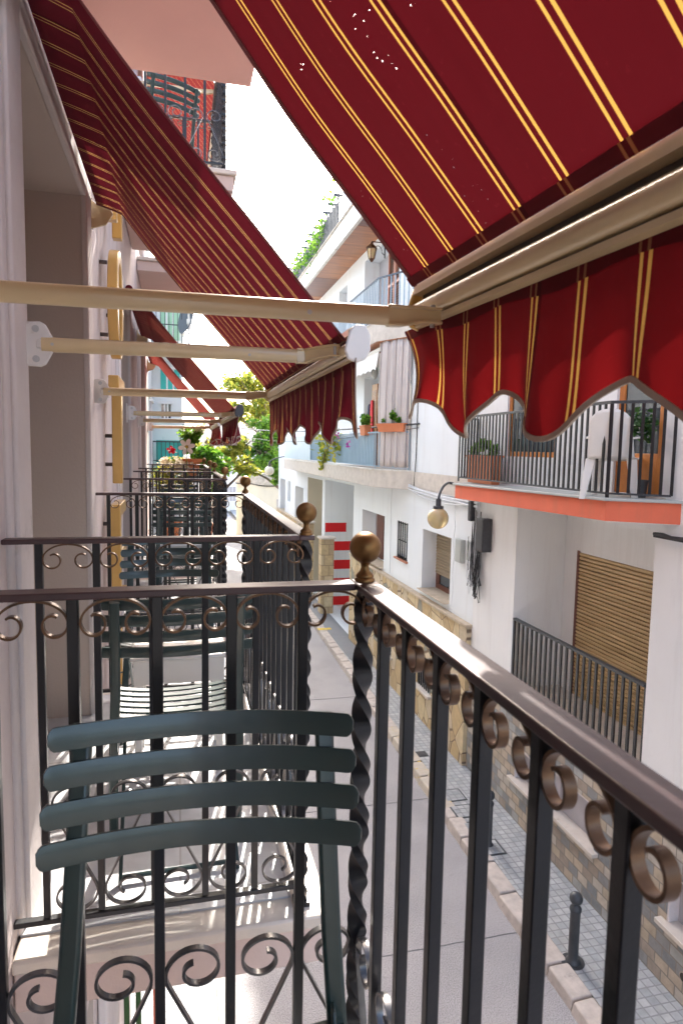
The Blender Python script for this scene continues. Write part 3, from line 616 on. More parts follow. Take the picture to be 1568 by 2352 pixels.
awning(1.93, 3.72, 'second burgundy awning, with a pale end cap and two cream arms reaching from the wall', [(2.10, -.09, 0), (3.72, .0, -.005)], xb=.522, period=.37, ph=.0, vy0=1.90, vy1=3.74, seed=9, amp=.5, mat='fabric_far')
awning(5.75, 7.85, 'third burgundy awning, far smaller, its torn looking valance hanging over green leaves', [(6.15, -.06, 0), (7.80, 0, 0)], xb=.515, zb=5.715, caps=('black_plastic', 'cream_metal'), period=.3, amp=1.6, seed=3, vy0=5.70, swing=.0, mat='fabric_thin')
awning(8.35, 10.35, 'farthest awning, faded red, just beyond the third burgundy one', [(10.28, 0, 0)], xb=.515, zb=5.715, mat='fabric_red', period=.25, amp=2.0, seed=5)
awning(7.75, 10.5, 'awning of the upper floor balcony, seen through its iron railing', [(7.85, 0, 0), (10.4, 0, 0)], xb=.46, zb=5.715, dz=3.65, mat='fabric_red', period=.25, seed=6)

# ------------------------------------------------------------------ green slatted folding chairs
def slat_arc(w, z, h, th, bow, y0, n=36, lean=0.0, wrap=.012):
    mb = MB(); pts = []
    for i in range(n + 1):
        u = sin(PI / 2 * (-1 + 2 * i / n)); x = u * w / 2; e = abs(u) ** 2
        pts.append((x, y0 + bow * e, z))
    def prof(i):
        u = abs(sin(PI / 2 * (-1 + 2 * i / n))); k = 1 if u < .955 else max(.45, math.sqrt(max(0, 1 - ((u - .955) / .047) ** 2)))
        hh = h / 2 * k; t = th / 2
        return [(-t, -hh), (t * .4, -hh), (t, -hh * .6), (t, hh * .6), (t * .4, hh), (-t, hh), (-t * 1.3, 0)]
    mb.sweep(pts, prof, up=(0, -lean, 1)); return mb
def make_chair(label, loc, rz):
    r = thing('folding_chair', label, 'chair', loc, rz, 'green slatted folding chairs on the balconies')
    def by(z): return .01 + (.93 - z) * .26     # back plane: forward (+y) when lower
    for k in range(4):
        z = .905 - k * .0545; w = .475 + k * .006
        mb = slat_arc(w, z, .0375, .010, .041, by(z) - .012, lean=.26)
        o = mb.build('back_slat', 'green', r, smooth=60, bevel=.0025, segs=3)
    for s in (-1, 1):   # long posts: back top to front foot
        mb = MB(); zs = [.93, .74, .66, .44, .0]
        pts = [(s * .192, by(.93) + .004, .918), (s * .194, by(.74) + .006, .74), (s * .197, by(.6) + .006, .60), (s * .205, by(.44) + .004, .44), (s * .215, by(.2) + .02, .20), (s * .22, by(0) + .05, .0)]
        mb.sweep(pts, [(-.0155, -.006), (-.011, -.0095), (.011, -.0095), (.0155, -.006), (.0155, .006), (.011, .0095), (-.011, .0095), (-.0155, .006)], up=(0, 1, 0)); mb.build('post', 'green', r, bevel=.002)
        mb = MB(); mb.sweep([(s * .180, .40, .418), (s * .180, .22, .24), (s * .185, .0, .0)], [(-.006, -.012), (.006, -.012), (.006, .012), (-.006, .012)]); mb.build('rear_leg', 'green', r, bevel=.002)
        mb = MB(); mb.sweep([(s * .182, .11, .428), (s * .182, .47, .450)], [(-.005, -.012), (.005, -.012), (.005, .012), (-.005, .012)]); mb.build('seat_rail', 'green', r, bevel=.002)
    for k in range(8):
        y = .145 + k * .043; mb = MB(); pts = [(-.215 + .43 * i / 14, y, .445 + .0035 * k + .022 * abs(-1 + i / 7) ** 2.2) for i in range(15)]
        mb.sweep(pts, [(-.016, -.003), (.016, -.003), (.016, .003), (-.016, .003)]); mb.build('seat_slat', 'green', r, bevel=.0015, smooth=60)
    mb = MB(); mb.prism([(-.199, .12, .50), (-.199, .155, .50), (-.199, .20, .43), (-.199, .15, .38), (-.199, .10, .40)], (.006, 0, 0)); mb.build('hinge_plate', 'green', r, bevel=.002)
    for w_, y_, z_ in ((.185, .02, .02), (.215, .31, .10)): mb = MB(); mb.tube([(-w_, y_, z_), (w_, y_, z_)], .008, 8); mb.build('crossbar', 'green', r)
    return r
ch = make_chair('nearest dark green slatted chair in the foreground, its curved back against the iron railing', (.044, 1.065, 4.043), R(175.5))
CH = [((.0, 2.06, 4.005), R(2), 'green slatted chair just beyond the second railing, its back toward the nearest chair'),
      ((-.045, 3.50, 4.005), R(180), 'green slatted chair at the far end of the second balcony, beyond the small white table'),
      ((.03, 5.55, 4.005), R(0), 'nearer green slatted chair on the third balcony'),
      ((.03, 6.78, 4.005), R(180), 'farther green slatted chair on the third balcony'),
      ((.0, 8.4, 4.005), R(0), 'small far green chair on the farthest balcony, under the flowering shrub'),
      ((.0, 5.95, 7.53), R(25), 'green folding chair on the upper floor balcony, seen from below')]
for l, rz, lab in CH: dup(ch, l, rz, lab)
# small white table
t = thing('side_table', 'small white plastic table between the two chairs of the second balcony', 'table', (.0, 2.92, 4.006))
mb = MB(); mb.box(-.20, .20, -.17, .17, .50, .52); mb.build('tabletop', 'plastic', t, bevel=.012, segs=3)
mb = MB()
for s in (-1, 1): mb.box(-.185, .185, s * .155 - .004, s * .155 + .004, .40, .50); mb.box(s * .183 - .004, s * .183 + .004, -.151, .151, .40, .50)
mb.build('apron', 'plastic', t, bevel=.002)
for sx in (-1, 1):
    for sy in (-1, 1):
        mb = MB(); mb.hull8([(sx * .17 - .012, sy * .14 - .012, 0), (sx * .17 + .012, sy * .14 - .012, 0), (sx * .17 + .012, sy * .14 + .012, 0), (sx * .17 - .012, sy * .14 + .012, 0)],
                            [(sx * .165 - .02, sy * .135 - .02, .41), (sx * .165 + .02, sy * .135 - .02, .41), (sx * .165 + .02, sy * .135 + .02, .41), (sx * .165 - .02, sy * .135 + .02, .41)]); mb.build('leg', 'plastic', t, bevel=.004)
t2 = dup(t, (.02, 6.15, 4.006), R(4), 'white table between the chairs of the third balcony')
# plug or tap by the second doorway
mb = MB(); mb.box(-.449, -.42, 3.78, 3.84, 4.20, 4.24); mb.tube([(-.42, 3.81, 4.22), (-.39, 3.81, 4.22), (-.385, 3.81, 4.19)], .01, 8); tag(mb.build('wall_tap', 'steel'), 'small metal wall tap low beside the second doorway', 'tap')

# ------------------------------------------------------------------ hanging sign: gold letters H O T E L on standoffs, seen edge on
sg = thing('hotel_sign', 'vertical sign of large gold letters on dark standoffs, seen edge on along the wall', 'sign')
X0, X1, YA, YB = -.405, -.345, 4.18, 4.62
def strk(mb, pts, w=.075):
    for a, b in zip(pts, pts[1:]):
        a = Vector((0,) + a); b = Vector((0,) + b); d = (b - a).normalized(); n = Vector((0, -d.z, d.y)) * w / 2
        mb.prism([(X0, *(a - n)[1:]), (X0, *(b - n)[1:]), (X0, *(b + n)[1:]), (X0, *(a + n)[1:])], (X1 - X0, 0, 0))
def letter(ch, z0, h=.66):
    mb = MB(); z1 = z0 + h; w = .075; a, b = YA + w / 2, YB - w / 2
    if ch == 'H': strk(mb, [(a, z0), (a, z1)]); strk(mb, [(b, z0), (b, z1)]); strk(mb, [(a + w / 2, z0 + h / 2), (b - w / 2, z0 + h / 2)])
    if ch == 'O':
        n = 40; yc = (YA + YB) / 2; zc = z0 + h / 2; ry = (YB - YA) / 2; rz = h / 2
        for x, y in ((1, 1),):
            o = [(yc + ry * cos(2 * PI * k / n), zc + rz * sin(2 * PI * k / n)) for k in range(n)]; q = [(yc + (ry - w) * cos(2 * PI * k / n), zc + (rz - w) * sin(2 * PI * k / n)) for k in range(n)]
            vs = [(X0, *p) for p in o] + [(X1, *p) for p in o] + [(X0, *p) for p in q] + [(X1, *p) for p in q]; fs = []
            for k in range(n):
                j = (k + 1) % n
                fs += [(k, j, n + j, n + k), (2 * n + k, 3 * n + k, 3 * n + j, 2 * n + j), (n + k, n + j, 3 * n + j, 3 * n + k), (k, 2 * n + k, 2 * n + j, j)]
            mb.add(vs, fs)
    if ch == 'T': strk(mb, [(YA, z1 - w / 2), (YB, z1 - w / 2)]); strk(mb, [((a + b) / 2, z0), ((a + b) / 2, z1 - w)])
    if ch == 'E': strk(mb, [(a, z0), (a, z1)]); [strk(mb, [(a + w / 2, z), (YB, z)]) for z in (z0 + w / 2, z0 + h / 2, z1 - w / 2)]
    if ch == 'L': strk(mb, [(a, z0), (a, z1)]); strk(mb, [(a + w / 2, z0 + w / 2), (YB, z0 + w / 2)])
    o = mb.build('letter', 'gold', sg, bevel=.006)
    for yy, zz in ((a, z0 + .12), (a, z1 - .12), (b, z0 + .30)):
        if ch == 'T': yy = (a + b) / 2 if zz < z1 - .2 else yy
        so_ = MB(); so_.tube([(-.449, yy, zz), (X0, yy, zz)], .012, 8); so_.build('standoff', 'gunmetal', o)
for i, c in enumerate('HOTEL'): letter(c, 6.72 - .78 * i)
# ================================================================== OPPOSITE, NEAR HOUSE (X = 4.7, faces -X)
WX = 4.7
h1 = thing('white_house', 'nearest white house across the street with an orange edged balcony and slate tiled base', 'house')
mb = MB(); rv = []
PO = (5.62, 8.42, 1.95, 4.64)
OPS = [(*PO, .8), (5.62, 6.36, 4.98, 7.15, .10), (7.55, 8.85, 5.35, 7.0, .10), (7.52, 8.15, .74, 1.22, .12), (6.28, 7.20, .80, 1.32, .12), (4.3, 5.1, .80, 1.32, .12)]
wall(mb, rv, WX, -6, 9.74, 1.84, 11.2, OPS[:3], -1, 5); mb.build('wall', 'white', h1, smooth=0)
mb2 = MB(); wall(mb2, [], WX - .02, -6, 9.74, 0, 1.86, OPS[3:], -1, .4)
for o in OPS[3:]:
    for q in (((o[0]), (o[1])),): pass
mb2.build('tiled_base', 'tilewall', h1, smooth=0)
[q.build('reveal', 'white', h1, smooth=0) for q in rv]
mb = MB(); mb.box(5.5, 5.56, 5.62, 6.42, 1.95, 4.64); mb.box(5.5, 5.56, 8.10, 8.42, 1.95, 4.64); mb.box(5.5, 5.56, 6.42, 8.10, 4.02, 4.64); mb.build('porch_back_wall', 'white', h1, smooth=0)
mb = MB(); mb.box(4.72, 5.7, 5.62, 8.42, 1.90, 1.96); mb.build('porch_floor', 'travertine', h1)
def shutter(parent, X, y0, y1, z0, z1, mat, pitch=.045, name='roller_shutter', dep=.012):
    mb = MB(); n = int((z1 - z0) / pitch); p = (z1 - z0) / n; prof = []
    for i in range(n):
        z = z0 + i * p
        prof += [(X, z + .003), (X - dep * .8, z + p * .2), (X - dep, z + p * .5), (X - dep * .8, z + p * .82), (X, z + p - .003)]
    k = len(prof); vs = [(x, y0, z) for x, z in prof] + [(x, y1, z) for x, z in prof]
    fs = [(i, i + 1, k + i + 1, k + i) for i in range(k - 1)]
    mb.add(vs, fs); mb.add([(X, y0, z0), (X, y1, z0), (X, y1, z1), (X, y0, z1), (X + .02, y0, z0), (X + .02, y1, z0), (X + .02, y1, z1), (X + .02, y0, z1)], [(0, 3, 2, 1), (4, 5, 6, 7), (0, 1, 5, 4), (2, 3, 7, 6)])
    return mb.build(name, mat, parent, smooth=50)
sh = shutter(h1, 5.51, 6.42, 8.08, 1.96, 4.02, 'shutter', .052, dep=.02)
mb = MB(); mb.box(5.49, 5.53, 8.05, 8.11, 1.96, 4.04); mb.build('shutter_guide', 'brownwood', sh)
mb = MB()
for y, z in ((6.55, 3.86), (6.56, 3.80), (6.55, 3.73), (7.98, 3.90)): mb.box(5.494, 5.499, y, y + .035, z, z + .014)
mb.build('air_slot', 'recess_dark', sh)
# basement windows with white sills
for a, b, c, d, dp in OPS[3:]:
    mb = MB(); mb.box(WX + .10, WX + .14, a, b, c, d); w = mb.build('basement_window', 'glass_grey', h1)
    mb = MB(); mb.box(WX - .10, WX + .10, a - .08, b + .08, c - .05, c); mb.build('sill', 'marble', w, bevel=.006)
    mb = MB(); mb.box(WX - .018, WX + .1, a - .0, a + .02, c, d); mb.box(WX - .018, WX + .1, b - .02, b, c, d); mb.box(WX - .018, WX + .1, a, b, d - .02, d); mb.build('window_reveal', 'trim', w)
# drain hole with a stained collar in the tiled base
mb = MB(); mb.tube([(WX - .03, 4.83, .42), (WX + .02, 4.83, .42)], .055, 16); dh = mb.build('drain_spout', 'rock', h1)
mb = MB(); mb.tube([(WX - .034, 4.83, .42), (WX - .030, 4.83, .42)], .042, 16); mb.build('drain_opening', 'recess_dark', dh)
# upper balcony slab, orange with grey coping
FZ = 4.93
pl = [(WX, 9.9), (4.15, 9.5), (4.15, 5.72), (WX, 5.25)]
zt = lambda y: 4.918 + (9.4 - y) * .0135
mb = MB(); mb.prism([(x, y, zt(y) - .03) for x, y in pl], (0, 0, .03)); mb.build('balcony_coping', 'grey_plastic', h1, bevel=.006)
pi_ = [(WX, 9.86), (4.185, 9.46), (4.185, 5.74), (WX, 5.30)]
mb = MB(); mb.prism([(x, y, zt(y) - .235) for x, y in pi_], (0, 0, .205)); mb.build('balcony_slab', 'orange', h1, bevel=.004)
mb = MB(); mb.prism([(x + .01, y, zt(y) - .240) for x, y in pi_], (0, 0, .005)); mb.build('slab_underside', 'white', h1)
# door and window on the upper floor
dr = MB(); dr.box(WX + .03, WX + .08, 5.62, 5.71, 4.99, 7.14); dr.box(WX + .03, WX + .08, 6.27, 6.36, 4.99, 7.14); dr.box(WX + .03, WX + .08, 5.71, 6.27, 7.02, 7.14); dr.box(WX + .03, WX + .08, 5.71, 6.27, 4.99, 5.42)
d = dr.build('balcony_door', 'orange_wood', h1, bevel=.006)
mb = MB(); mb.box(WX + .05, WX + .06, 5.71, 6.27, 5.42, 7.02); mb.build('pane', 'glass_dark', d)
mb = MB(); mb.box(WX - .03, WX + .06, 5.52, 6.63, 4.932, 4.985); mb.build('threshold', 'marble', d)
wr = MB(); wr.box(WX + .03, WX + .07, 7.55, 7.62, 5.35, 7); wr.box(WX + .03, WX + .07, 8.78, 8.85, 5.35, 7); wr.box(WX + .03, WX + .07, 7.62, 8.78, 5.35, 5.42); wr.box(WX + .03, WX + .07, 7.62, 8.78, 6.93, 7)
w = wr.build('window', 'orange_wood', h1, bevel=.004); mb = MB(); mb.box(WX + .05, WX + .06, 7.62, 8.78, 5.42, 6.93); mb.build('pane', 'glass_dark', w)
# painted upper roof edge
mb = MB(); mb.box(4.2, 9.5, -6, 9.7, 11.2, 11.5); mb.build('roof', 'stainwhite', h1)
def bar_rail(name, pts, z0, z1, step, bw, mat, matt, label, group, top=.035, back=None, low=.06, half=.5, bt=None):
    """railing with plain upright bars along a plan polyline"""
    r = thing(name, label, 'railing', group=group)
    P = [Vector((x, y, 0)) for x, y in pts]; bt = bt or bw
    mb = MB(); mb.sweep([p + Vector((0, 0, z1)) for p in P], [(-top / 2, -.018), (top / 2, -.018), (top / 2, .012), (-top / 2, .012)]); mb.build('handrail', matt, r)
    mb = MB(); mb.sweep([p + Vector((0, 0, z0 + low)) for p in P], [(-.012, -.01), (.012, -.01), (.012, .01), (-.012, .01)]); mb.build('bottom_rail', matt, r)
    for i, (a, b) in enumerate(zip(P, P[1:])):
        L = (b - a).length; n = max(1, round(L / step)); d = (b - a) / n; u = d.normalized(); ang = math.atan2(u.y, u.x)
        for k in range(n + (1 if i == len(P) - 2 else 0)):
            p = a + d * k; corner = k == 0
            q = MB(); w = bw * (1.2 if corner else 1) / 2
            q.box(-w, w, -bt / 2, bt / 2, (z0 if corner else z0 + low), z1 - .018)
            o = q.build('post' if corner else 'bar', mat, r, smooth=0); o.location = (p.x, p.y, 0); o.rotation_euler.z = ang
    return r
bar_rail('balcony_railing', [(4.68, 9.78), (4.22, 9.43), (4.22, 5.78), (4.66, 5.40)], FZ + .02, FZ + 1.0, .100, .030, 'iron', 'dkgrey', 'black railing of flat bars around the orange edged balcony', None, bt=.014)
bar_rail('porch_railing', [(4.72, 8.40), (4.72, 5.64)], 1.97, 3.01, .118, .036, 'iron', 'dkgrey', 'black bar railing with a grey handrail in front of the wide roller shutter', None, top=.06, bt=.020)
# white plastic chair, backed to the railing
c = thing('plastic_chair', 'white moulded plastic chair on the orange edged balcony', 'chair', (4.48, 6.03, FZ), R(311))
mb = MB(); mb.grid(lambda u, v: ((u - .5) * (.46 - .06 * v), -.21 - .10 * v - .05 * (1 - (2 * u - 1) ** 2), .43 + v * (.50 - .10 * abs(2 * u - 1) ** 3)), 16, 12); mb.build('backrest', 'plastic', c, solid=.012, smooth=60)
mb = MB(); mb.grid(lambda u, v: ((u - .5) * .46, -.22 + .44 * v, .43 + .02 * abs(2 * u - 1) ** 2 - .02 * sin(v * PI)), 12, 10); mb.build('seat', 'plastic', c, solid=.014, smooth=60)
for sx in (-1, 1):
    for sy in (-1, 1):
        mb = MB(); mb.hull8([(sx * .26 - .03, sy * .24 - .012, 0), (sx * .26 + .03, sy * .24 - .012, 0), (sx * .26 + .03, sy * .24 + .012, 0), (sx * .26 - .03, sy * .24 + .012, 0)],
                            [(sx * .20 - .05, sy * .20 - .012, .43), (sx * .20 + .05, sy * .20 - .012, .43), (sx * .20 + .05, sy * .20 + .012, .43), (sx * .20 - .05, sy * .20 + .012, .43)]); mb.build('leg', 'plastic', c, bevel=.006)
    mb = MB(); mb.sweep([(sx * .22, -.25, .64), (sx * .27, -.05, .66), (sx * .26, .20, .64), (sx * .24, .22, .45)], [(-.025, -.008), (.025, -.008), (.025, .008), (-.025, .008)]); mb.build('armrest', 'plastic', c, bevel=.004, smooth=60)
# leaves: many small folded faces
def leaves(mb, rnd, pts, size, up=.3):
    for p in pts:
        s = size * rnd.uniform(.6, 1.25); d = Vector((rnd.gauss(0, 1), rnd.gauss(0, 1), rnd.gauss(-.15, .6))).normalized(); n = Vector((rnd.gauss(0, 1), rnd.gauss(0, 1), rnd.gauss(.6, .8)))
        w = d.cross(n)
        if w.length < 1e-3: continue
        w.normalize(); n = w.cross(d); w *= s * .42; m = p + d * s * .5
        mb.add([p, m + w - n * s * .12, p + d * s, m - w - n * s * .12], [(0, 1, 2), (0, 2, 3)])
def blob(rnd, c, r, n, clumps=9, tight=.38):
    cs = []
    for _ in range(clumps):
        d = Vector((rnd.gauss(0, 1), rnd.gauss(0, 1), rnd.gauss(0, 1))).normalized() * rnd.uniform(.35, .85)
        cs.append((Vector((c[0] + d.x * r[0], c[1] + d.y * r[1], c[2] + d.z * r[2])), rnd.uniform(.7, 1.25)))
    out = []
    for _ in range(n):
        q, k = rnd.choice(cs); d = Vector((rnd.gauss(0, 1), rnd.gauss(0, 1), rnd.gauss(0, 1))).normalized() * (rnd.random() ** .4)
        out.append(q + Vector((d.x * r[0], d.y * r[1], d.z * r[2])) * tight * k)
    return out
def planter_box(loc, rz, L, label, mat='terracotta_box', plants=((0, .10),), leaf='leaf_green', seed=1, h=.17):
    r = thing('planter_box', label, 'planter', loc, rz, 'planters on the balconies')
    mb = MB(); a, b = L / 2, .085
    mb.hull8([(-a * .90, -b * .75, 0), (a * .90, -b * .75, 0), (a * .90, b * .75, 0), (-a * .90, b * .75, 0)], [(-a, -b, h), (a, -b, h), (a, b, h), (-a, b, h)])
    mb.box(-a - .012, a + .012, -b - .012, b + .012, h - .02, h + .008); mb.build('box', mat, r, bevel=.004)
    mb = MB(); mb.box(-a + .02, a - .02, -b + .02, b - .02, h + .008, h + .014); mb.build('soil', 'soil', r)
    rnd = random.Random(seed)
    for x, s in plants:
        mb = MB(); mb.tube([(x, 0, h), (x + s * .1, 0, h + s * .9)], .004, 5)
        leaves(mb, rnd, blob(rnd, (x, 0, h + s * .7), (s * .55, s * .5, s * .7), int(160 * (s / .15)), 6, .5), s * .38); mb.build('plant', leaf, r, smooth=0)
    return r
planter_box((4.50, 9.15, FZ), R(90), .9, 'terracotta planter with green leaves at the far end of the orange edged balcony', plants=((-.3, .15), (0, .2), (.3, .15)), seed=3, h=.42)
# houseplant behind the glass, kept as a pot plant on the balcony by the door
r = thing('pot_plant', 'dark leafy pot plant beside the orange wooden balcony door', 'plant', (4.60, 5.80, FZ))
mb = MB(); mb.lathe([(.07, 0), (.09, .2), (.10, .2), (.10, .22), (.085, .22), (.085, .19)]); mb.build('pot', 'dkgrey', r)
rnd = random.Random(5); mb = MB(); mb.tube([(0, 0, .2), (.01, 0, .9)], .008, 6); leaves(mb, rnd, blob(rnd, (0, 0, .80), (.10, .12, .20), 170, 7, .5), .08); mb.build('foliage', 'leaf_dark', r, smooth=0)
# wall fittings between the houses: junction boxes, meter boxes, hanging loops of cable
def box_fit(name, x0, x1, y0, y1, z0, z1, mat, label, cat, group=None, lid=True):
    r = thing(name, label, cat, group=group)
    mb = MB(); mb.box(x0, x1, y0, y1, z0, z1); mb.build('casing', mat, r, bevel=.008)
    mb = MB(); mb.box(x0 - .006, x0, y0 + .015, y1 - .015, z0 + .02, z1 - .02); mb.build('lid', mat, r, bevel=.003)
    return r
box_fit('junction_box', 4.54, 4.69, 9.16, 9.30, 3.86, 4.38, 'black_plastic', 'taller black cable splice box on the white wall, the right one of the pair', 'utility box', 'black splice boxes')
box_fit('junction_box', 4.58, 4.69, 9.34, 9.50, 3.85, 4.36, 'black_plastic', 'black cable splice box on the white wall, the left one of the pair', 'utility box', 'black splice boxes')
box_fit('splice_box', 4.60, 4.69, 9.74, 9.86, 4.28, 4.62, 'black_plastic', 'small black box just under the orange balcony slab, above the splice boxes', 'utility box')
box_fit('meter_box', 4.62, 4.70, 10.12, 10.36, 3.52, 3.92, 'grey_plastic', 'larger pale grey plastic box low on the wall beside the cable bundle', 'utility box', 'grey boxes beside the cables')
box_fit('meter_box', 4.62, 4.70, 9.72, 9.90, 3.62, 3.95, 'grey_plastic', 'smaller grey box touching the cable bundle', 'utility box', 'grey boxes beside the cables')
r = thing('cable_bundle', 'tangled bundle of black and white cables hanging below the splice boxes', 'cables')
rnd = random.Random(11)
for i in range(26):
    mt = 'cable_black' if i % 3 else 'cable_white'; y = rnd.uniform(9.36, 9.80); x = rnd.uniform(4.60, 4.67)
    zt = rnd.uniform(3.85, 4.5); zb = rnd.uniform(3.02, 3.5); w = rnd.uniform(.02, .10); pts = []
    for k in range(15):
        a = k / 14; pts.append((x - .03 * sin(a * PI) * rnd.uniform(.5, 1.6), y + w * sin(a * PI * 2 + i) + rnd.uniform(-.012, .012), zt + (zb - zt) * sin(a * PI) ** .7 * 1))
    mb = MB(); mb.tube(pts, rnd.choice((.004, .006, .008)), 5); mb.build('loop', mt, r)
for i in range(3):
    mb = MB(); mb.tube([(4.66, 9.56 + .06 * i, 3.3), (4.66, 9.56 + .06 * i, 4.62)], .012, 6); mb.build('conduit', 'cable_white', r)
r = thing('wall_cables', 'sagging pale cables strung along the white facade under the balconies', 'cables')
for i in range(9):
    mb = MB(); ya, yb = 9.6, rnd.uniform(12.5, 14.6); za = 4.60 + rnd.uniform(-.10, .06); zb = 4.72 + rnd.uniform(-.04, .04); sg_ = rnd.uniform(.02, .16)
    mb.tube([(4.655 - .02 * sin(k / 16 * PI), ya + (yb - ya) * k / 16, za + (zb - za) * k / 16 - sg_ * sin(k / 16 * PI)) for k in range(17)], rnd.choice((.007, .010, .014)), 6); mb.build('cable', 'cable_white', r)
mb = MB(); mb.tube([(4.66, 10.5 + .02 * sin(k), 4.55 - k * .09) for k in range(22)], .005, 5); mb.build('drop_cable', 'cable_white', r)
mb = MB(); mb.tube([(4.62 - .01 * sin(k), 5.55 - .12 * k, 4.62 + .01 * sin(2 * k)) for k in range(40)], .02, 6); mb.tube([(4.66, 5.6 - .12 * k, 4.59) for k in range(40)], .012, 6); tag(mb.build('cable', 'cable_black'), 'dark frayed cable along the wall under the near corner of the orange balcony', 'cables')
mb = MB(); mb.tube([(4.69, 14.1, 4.56), (4.685, 14.1, 3.9), (4.69, 14.08, 2.6)], .006, 5); tag(mb.build('wall_cable', 'cable_white'), 'thin pale cable dropping down the white wall left of the barred window', 'cables')
mb = MB(); mb.tube([(4.69, 12.58, 6.6), (4.685, 12.58, 5.3), (4.66, 12.6, 4.66)], .010, 5); tag(mb.build('wall_cable', 'cable_black'), 'black cable running down the wall beside the beige curtain', 'cables')
# wall lamp with amber globe
def wall_lamp(label, wy, gx, gy, gz, rg, mat='globe', wz=None):
    r = thing('street_lamp', label, 'lamp', group='globe wall lamps'); wz = wz or gz + .62
    mb = MB(); pts = [(WX, wy, wz - .02), (WX - .12, wy, wz)]
    for k in range(13):
        a = k / 12 * PI / 2; pts.append((gx + (WX - .12 - gx) * (1 - sin(a)), wy + (gy - wy) * sin(a), wz - (wz - gz - rg - .12) * (1 - cos(a))))
    pts.append((gx, gy, gz + rg + .10)); mb.tube(pts, .022, 12); mb.build('bracket_arm', 'dkgrey', r, smooth=60)
    mb = MB(); mb.lathe([(.04, .16), (.045, .14), (.045, .045), (.085, .04), (.088, 0), (.06, -.01)][::-1], (gx, gy, gz + rg - .012), 20); mb.build('lamp_cap', 'dkgrey', r)
    mb = MB(); mb.sphere((gx, gy, gz), rg, 20); mb.build('globe', mat, r, smooth=80); return r
wall_lamp('wall lamp with a large amber globe on a curved dark arm', 10.62, 4.20, 10.15, 4.29, .178, wz=4.86)
wall_lamp('small far wall lamp with a cream globe beyond the pale blue balcony', 26.6, 3.55, 26.3, 4.50, .19, 'globe_white', 5.1)

# ================================================================== OPPOSITE, LONG HOUSE
h2 = thing('white_house', 'long white house across the street with crazy paved base and two pale blue railed balconies', 'house')
mb = MB(); rv = []
O2 = [(10.71, 12.10, 2.68, 3.87, .34), (12.98, 13.68, 3.06, 3.87, .12), (14.60, 16.52, 2.62, 3.86, .40), (17.42, 21.12, .13, 4.42, 2.6), (21.50, 24.1, .13, 4.36, 1.6),
      (24.95, 26.8, 2.56, 3.88, .6), (27.9, 28.7, 3.1, 4.0, .3), (29.4, 30.9, 2.56, 4.0, .6), (11.25, 11.95, .78, 1.42, .2), (13.6, 14.3, .78, 1.42, .2),
      (13.05, 16.6, 5.0, 7.25, .55), (18.0, 19.2, 5.0, 7.1, .3), (14.0, 16.8, 8.4, 10.25, .45), (18.6, 19.6, 8.4, 10.1, .25)]
wall(mb, rv, WX, 9.745, 31.5, 0, 11.0, O2, -1, 6); mb.build('wall', 'white_cool', h2, smooth=0); [q.build('reveal', 'white_cool', h2, smooth=0) for q in rv]
# crazy paved base with stone coping
def ledge(y0, y1, ops):
    mb = MB(); wall(mb, [], WX - .085, y0, y1, 0, 2.50, ops, -1, .2); mb.build('stone_base', 'crazy', h2, smooth=0)
    mb = MB(); mb.box(WX - .12, WX + .01, y0 - .02, y1 + .02, 2.50, 2.555); mb.build('stone_coping', 'coping', h2, bevel=.01)
    for a, b, c, d, dp in ops:
        mb = MB(); mb.box(WX + .04, WX + .08, a, b, c, d); w = mb.build('barred_window', 'glass_dark', h2)
        mb = MB()
        n = 7
        for k in range(n): y = a + (b - a) * (k + .5) / n; mb.box(WX - .075, WX - .055, y - .011, y + .011, c, d)
        mb.build('bars', 'iron', w); tag(bpy.data.objects[w.name])
        mb = MB(); mb.box(WX - .17, WX + .03, a - .07, b + .07, c - .05, c); mb.build('sill', 'marble', w, bevel=.006)
ledge(9.76, 17.38, [(11.25, 11.95, .78, 1.42, .2), (13.6, 14.3, .78, 1.42, .2)]); ledge(24.2, 31.4, [])
# window with half lowered brown shutter
shutter(h2, WX + .30, 10.72, 12.09, 2.98, 3.86, 'shutter_brown', .055)
mb = MB(); mb.box(WX + .30, WX + .34, 10.72, 10.86, 2.68, 3.0); mb.box(WX + .30, WX + .34, 11.95, 12.09, 2.68, 3.0); mb.box(WX + .30, WX + .34, 10.86, 11.95, 2.68, 2.78); w = mb.build('window', 'brownwood', h2)
mb = MB(); mb.box(WX + .325, WX + .33, 10.86, 11.95, 2.78, 3.0); mb.build('pane', 'glass_dark', w)
for a, b, c in ((10.71, 12.1, 2.675), (14.6, 16.52, 2.615), (24.95, 26.8, 2.555), (29.4, 30.9, 2.556)):
    mb = MB(); mb.box(WX - .10, WX + .30, a + .003, b - .003, c, c + .012); mb.build('window_ledge', 'coping', h2)
# barred small window
mb = MB(); mb.box(WX + .10, WX + .12, 12.98, 13.68, 3.06, 3.87); w = mb.build('small_window', 'far_wall', h2)
mb = MB()
for k in range(5): mb.box(WX + .0, WX + .02, 12.98 + .14 * k + .055, 12.98 + .14 * k + .075, 3.06, 3.87)
for z in (3.10, 3.45, 3.83): mb.box(WX + .022, WX + .034, 12.98, 13.68, z - .01, z + .01)
mb.build('window_grille', 'iron', w)
mb = MB(); mb.box(WX - .05, WX + .1, 12.92, 13.74, 3.02, 3.06); mb.build('sill', 'louvre', w, bevel=.004)
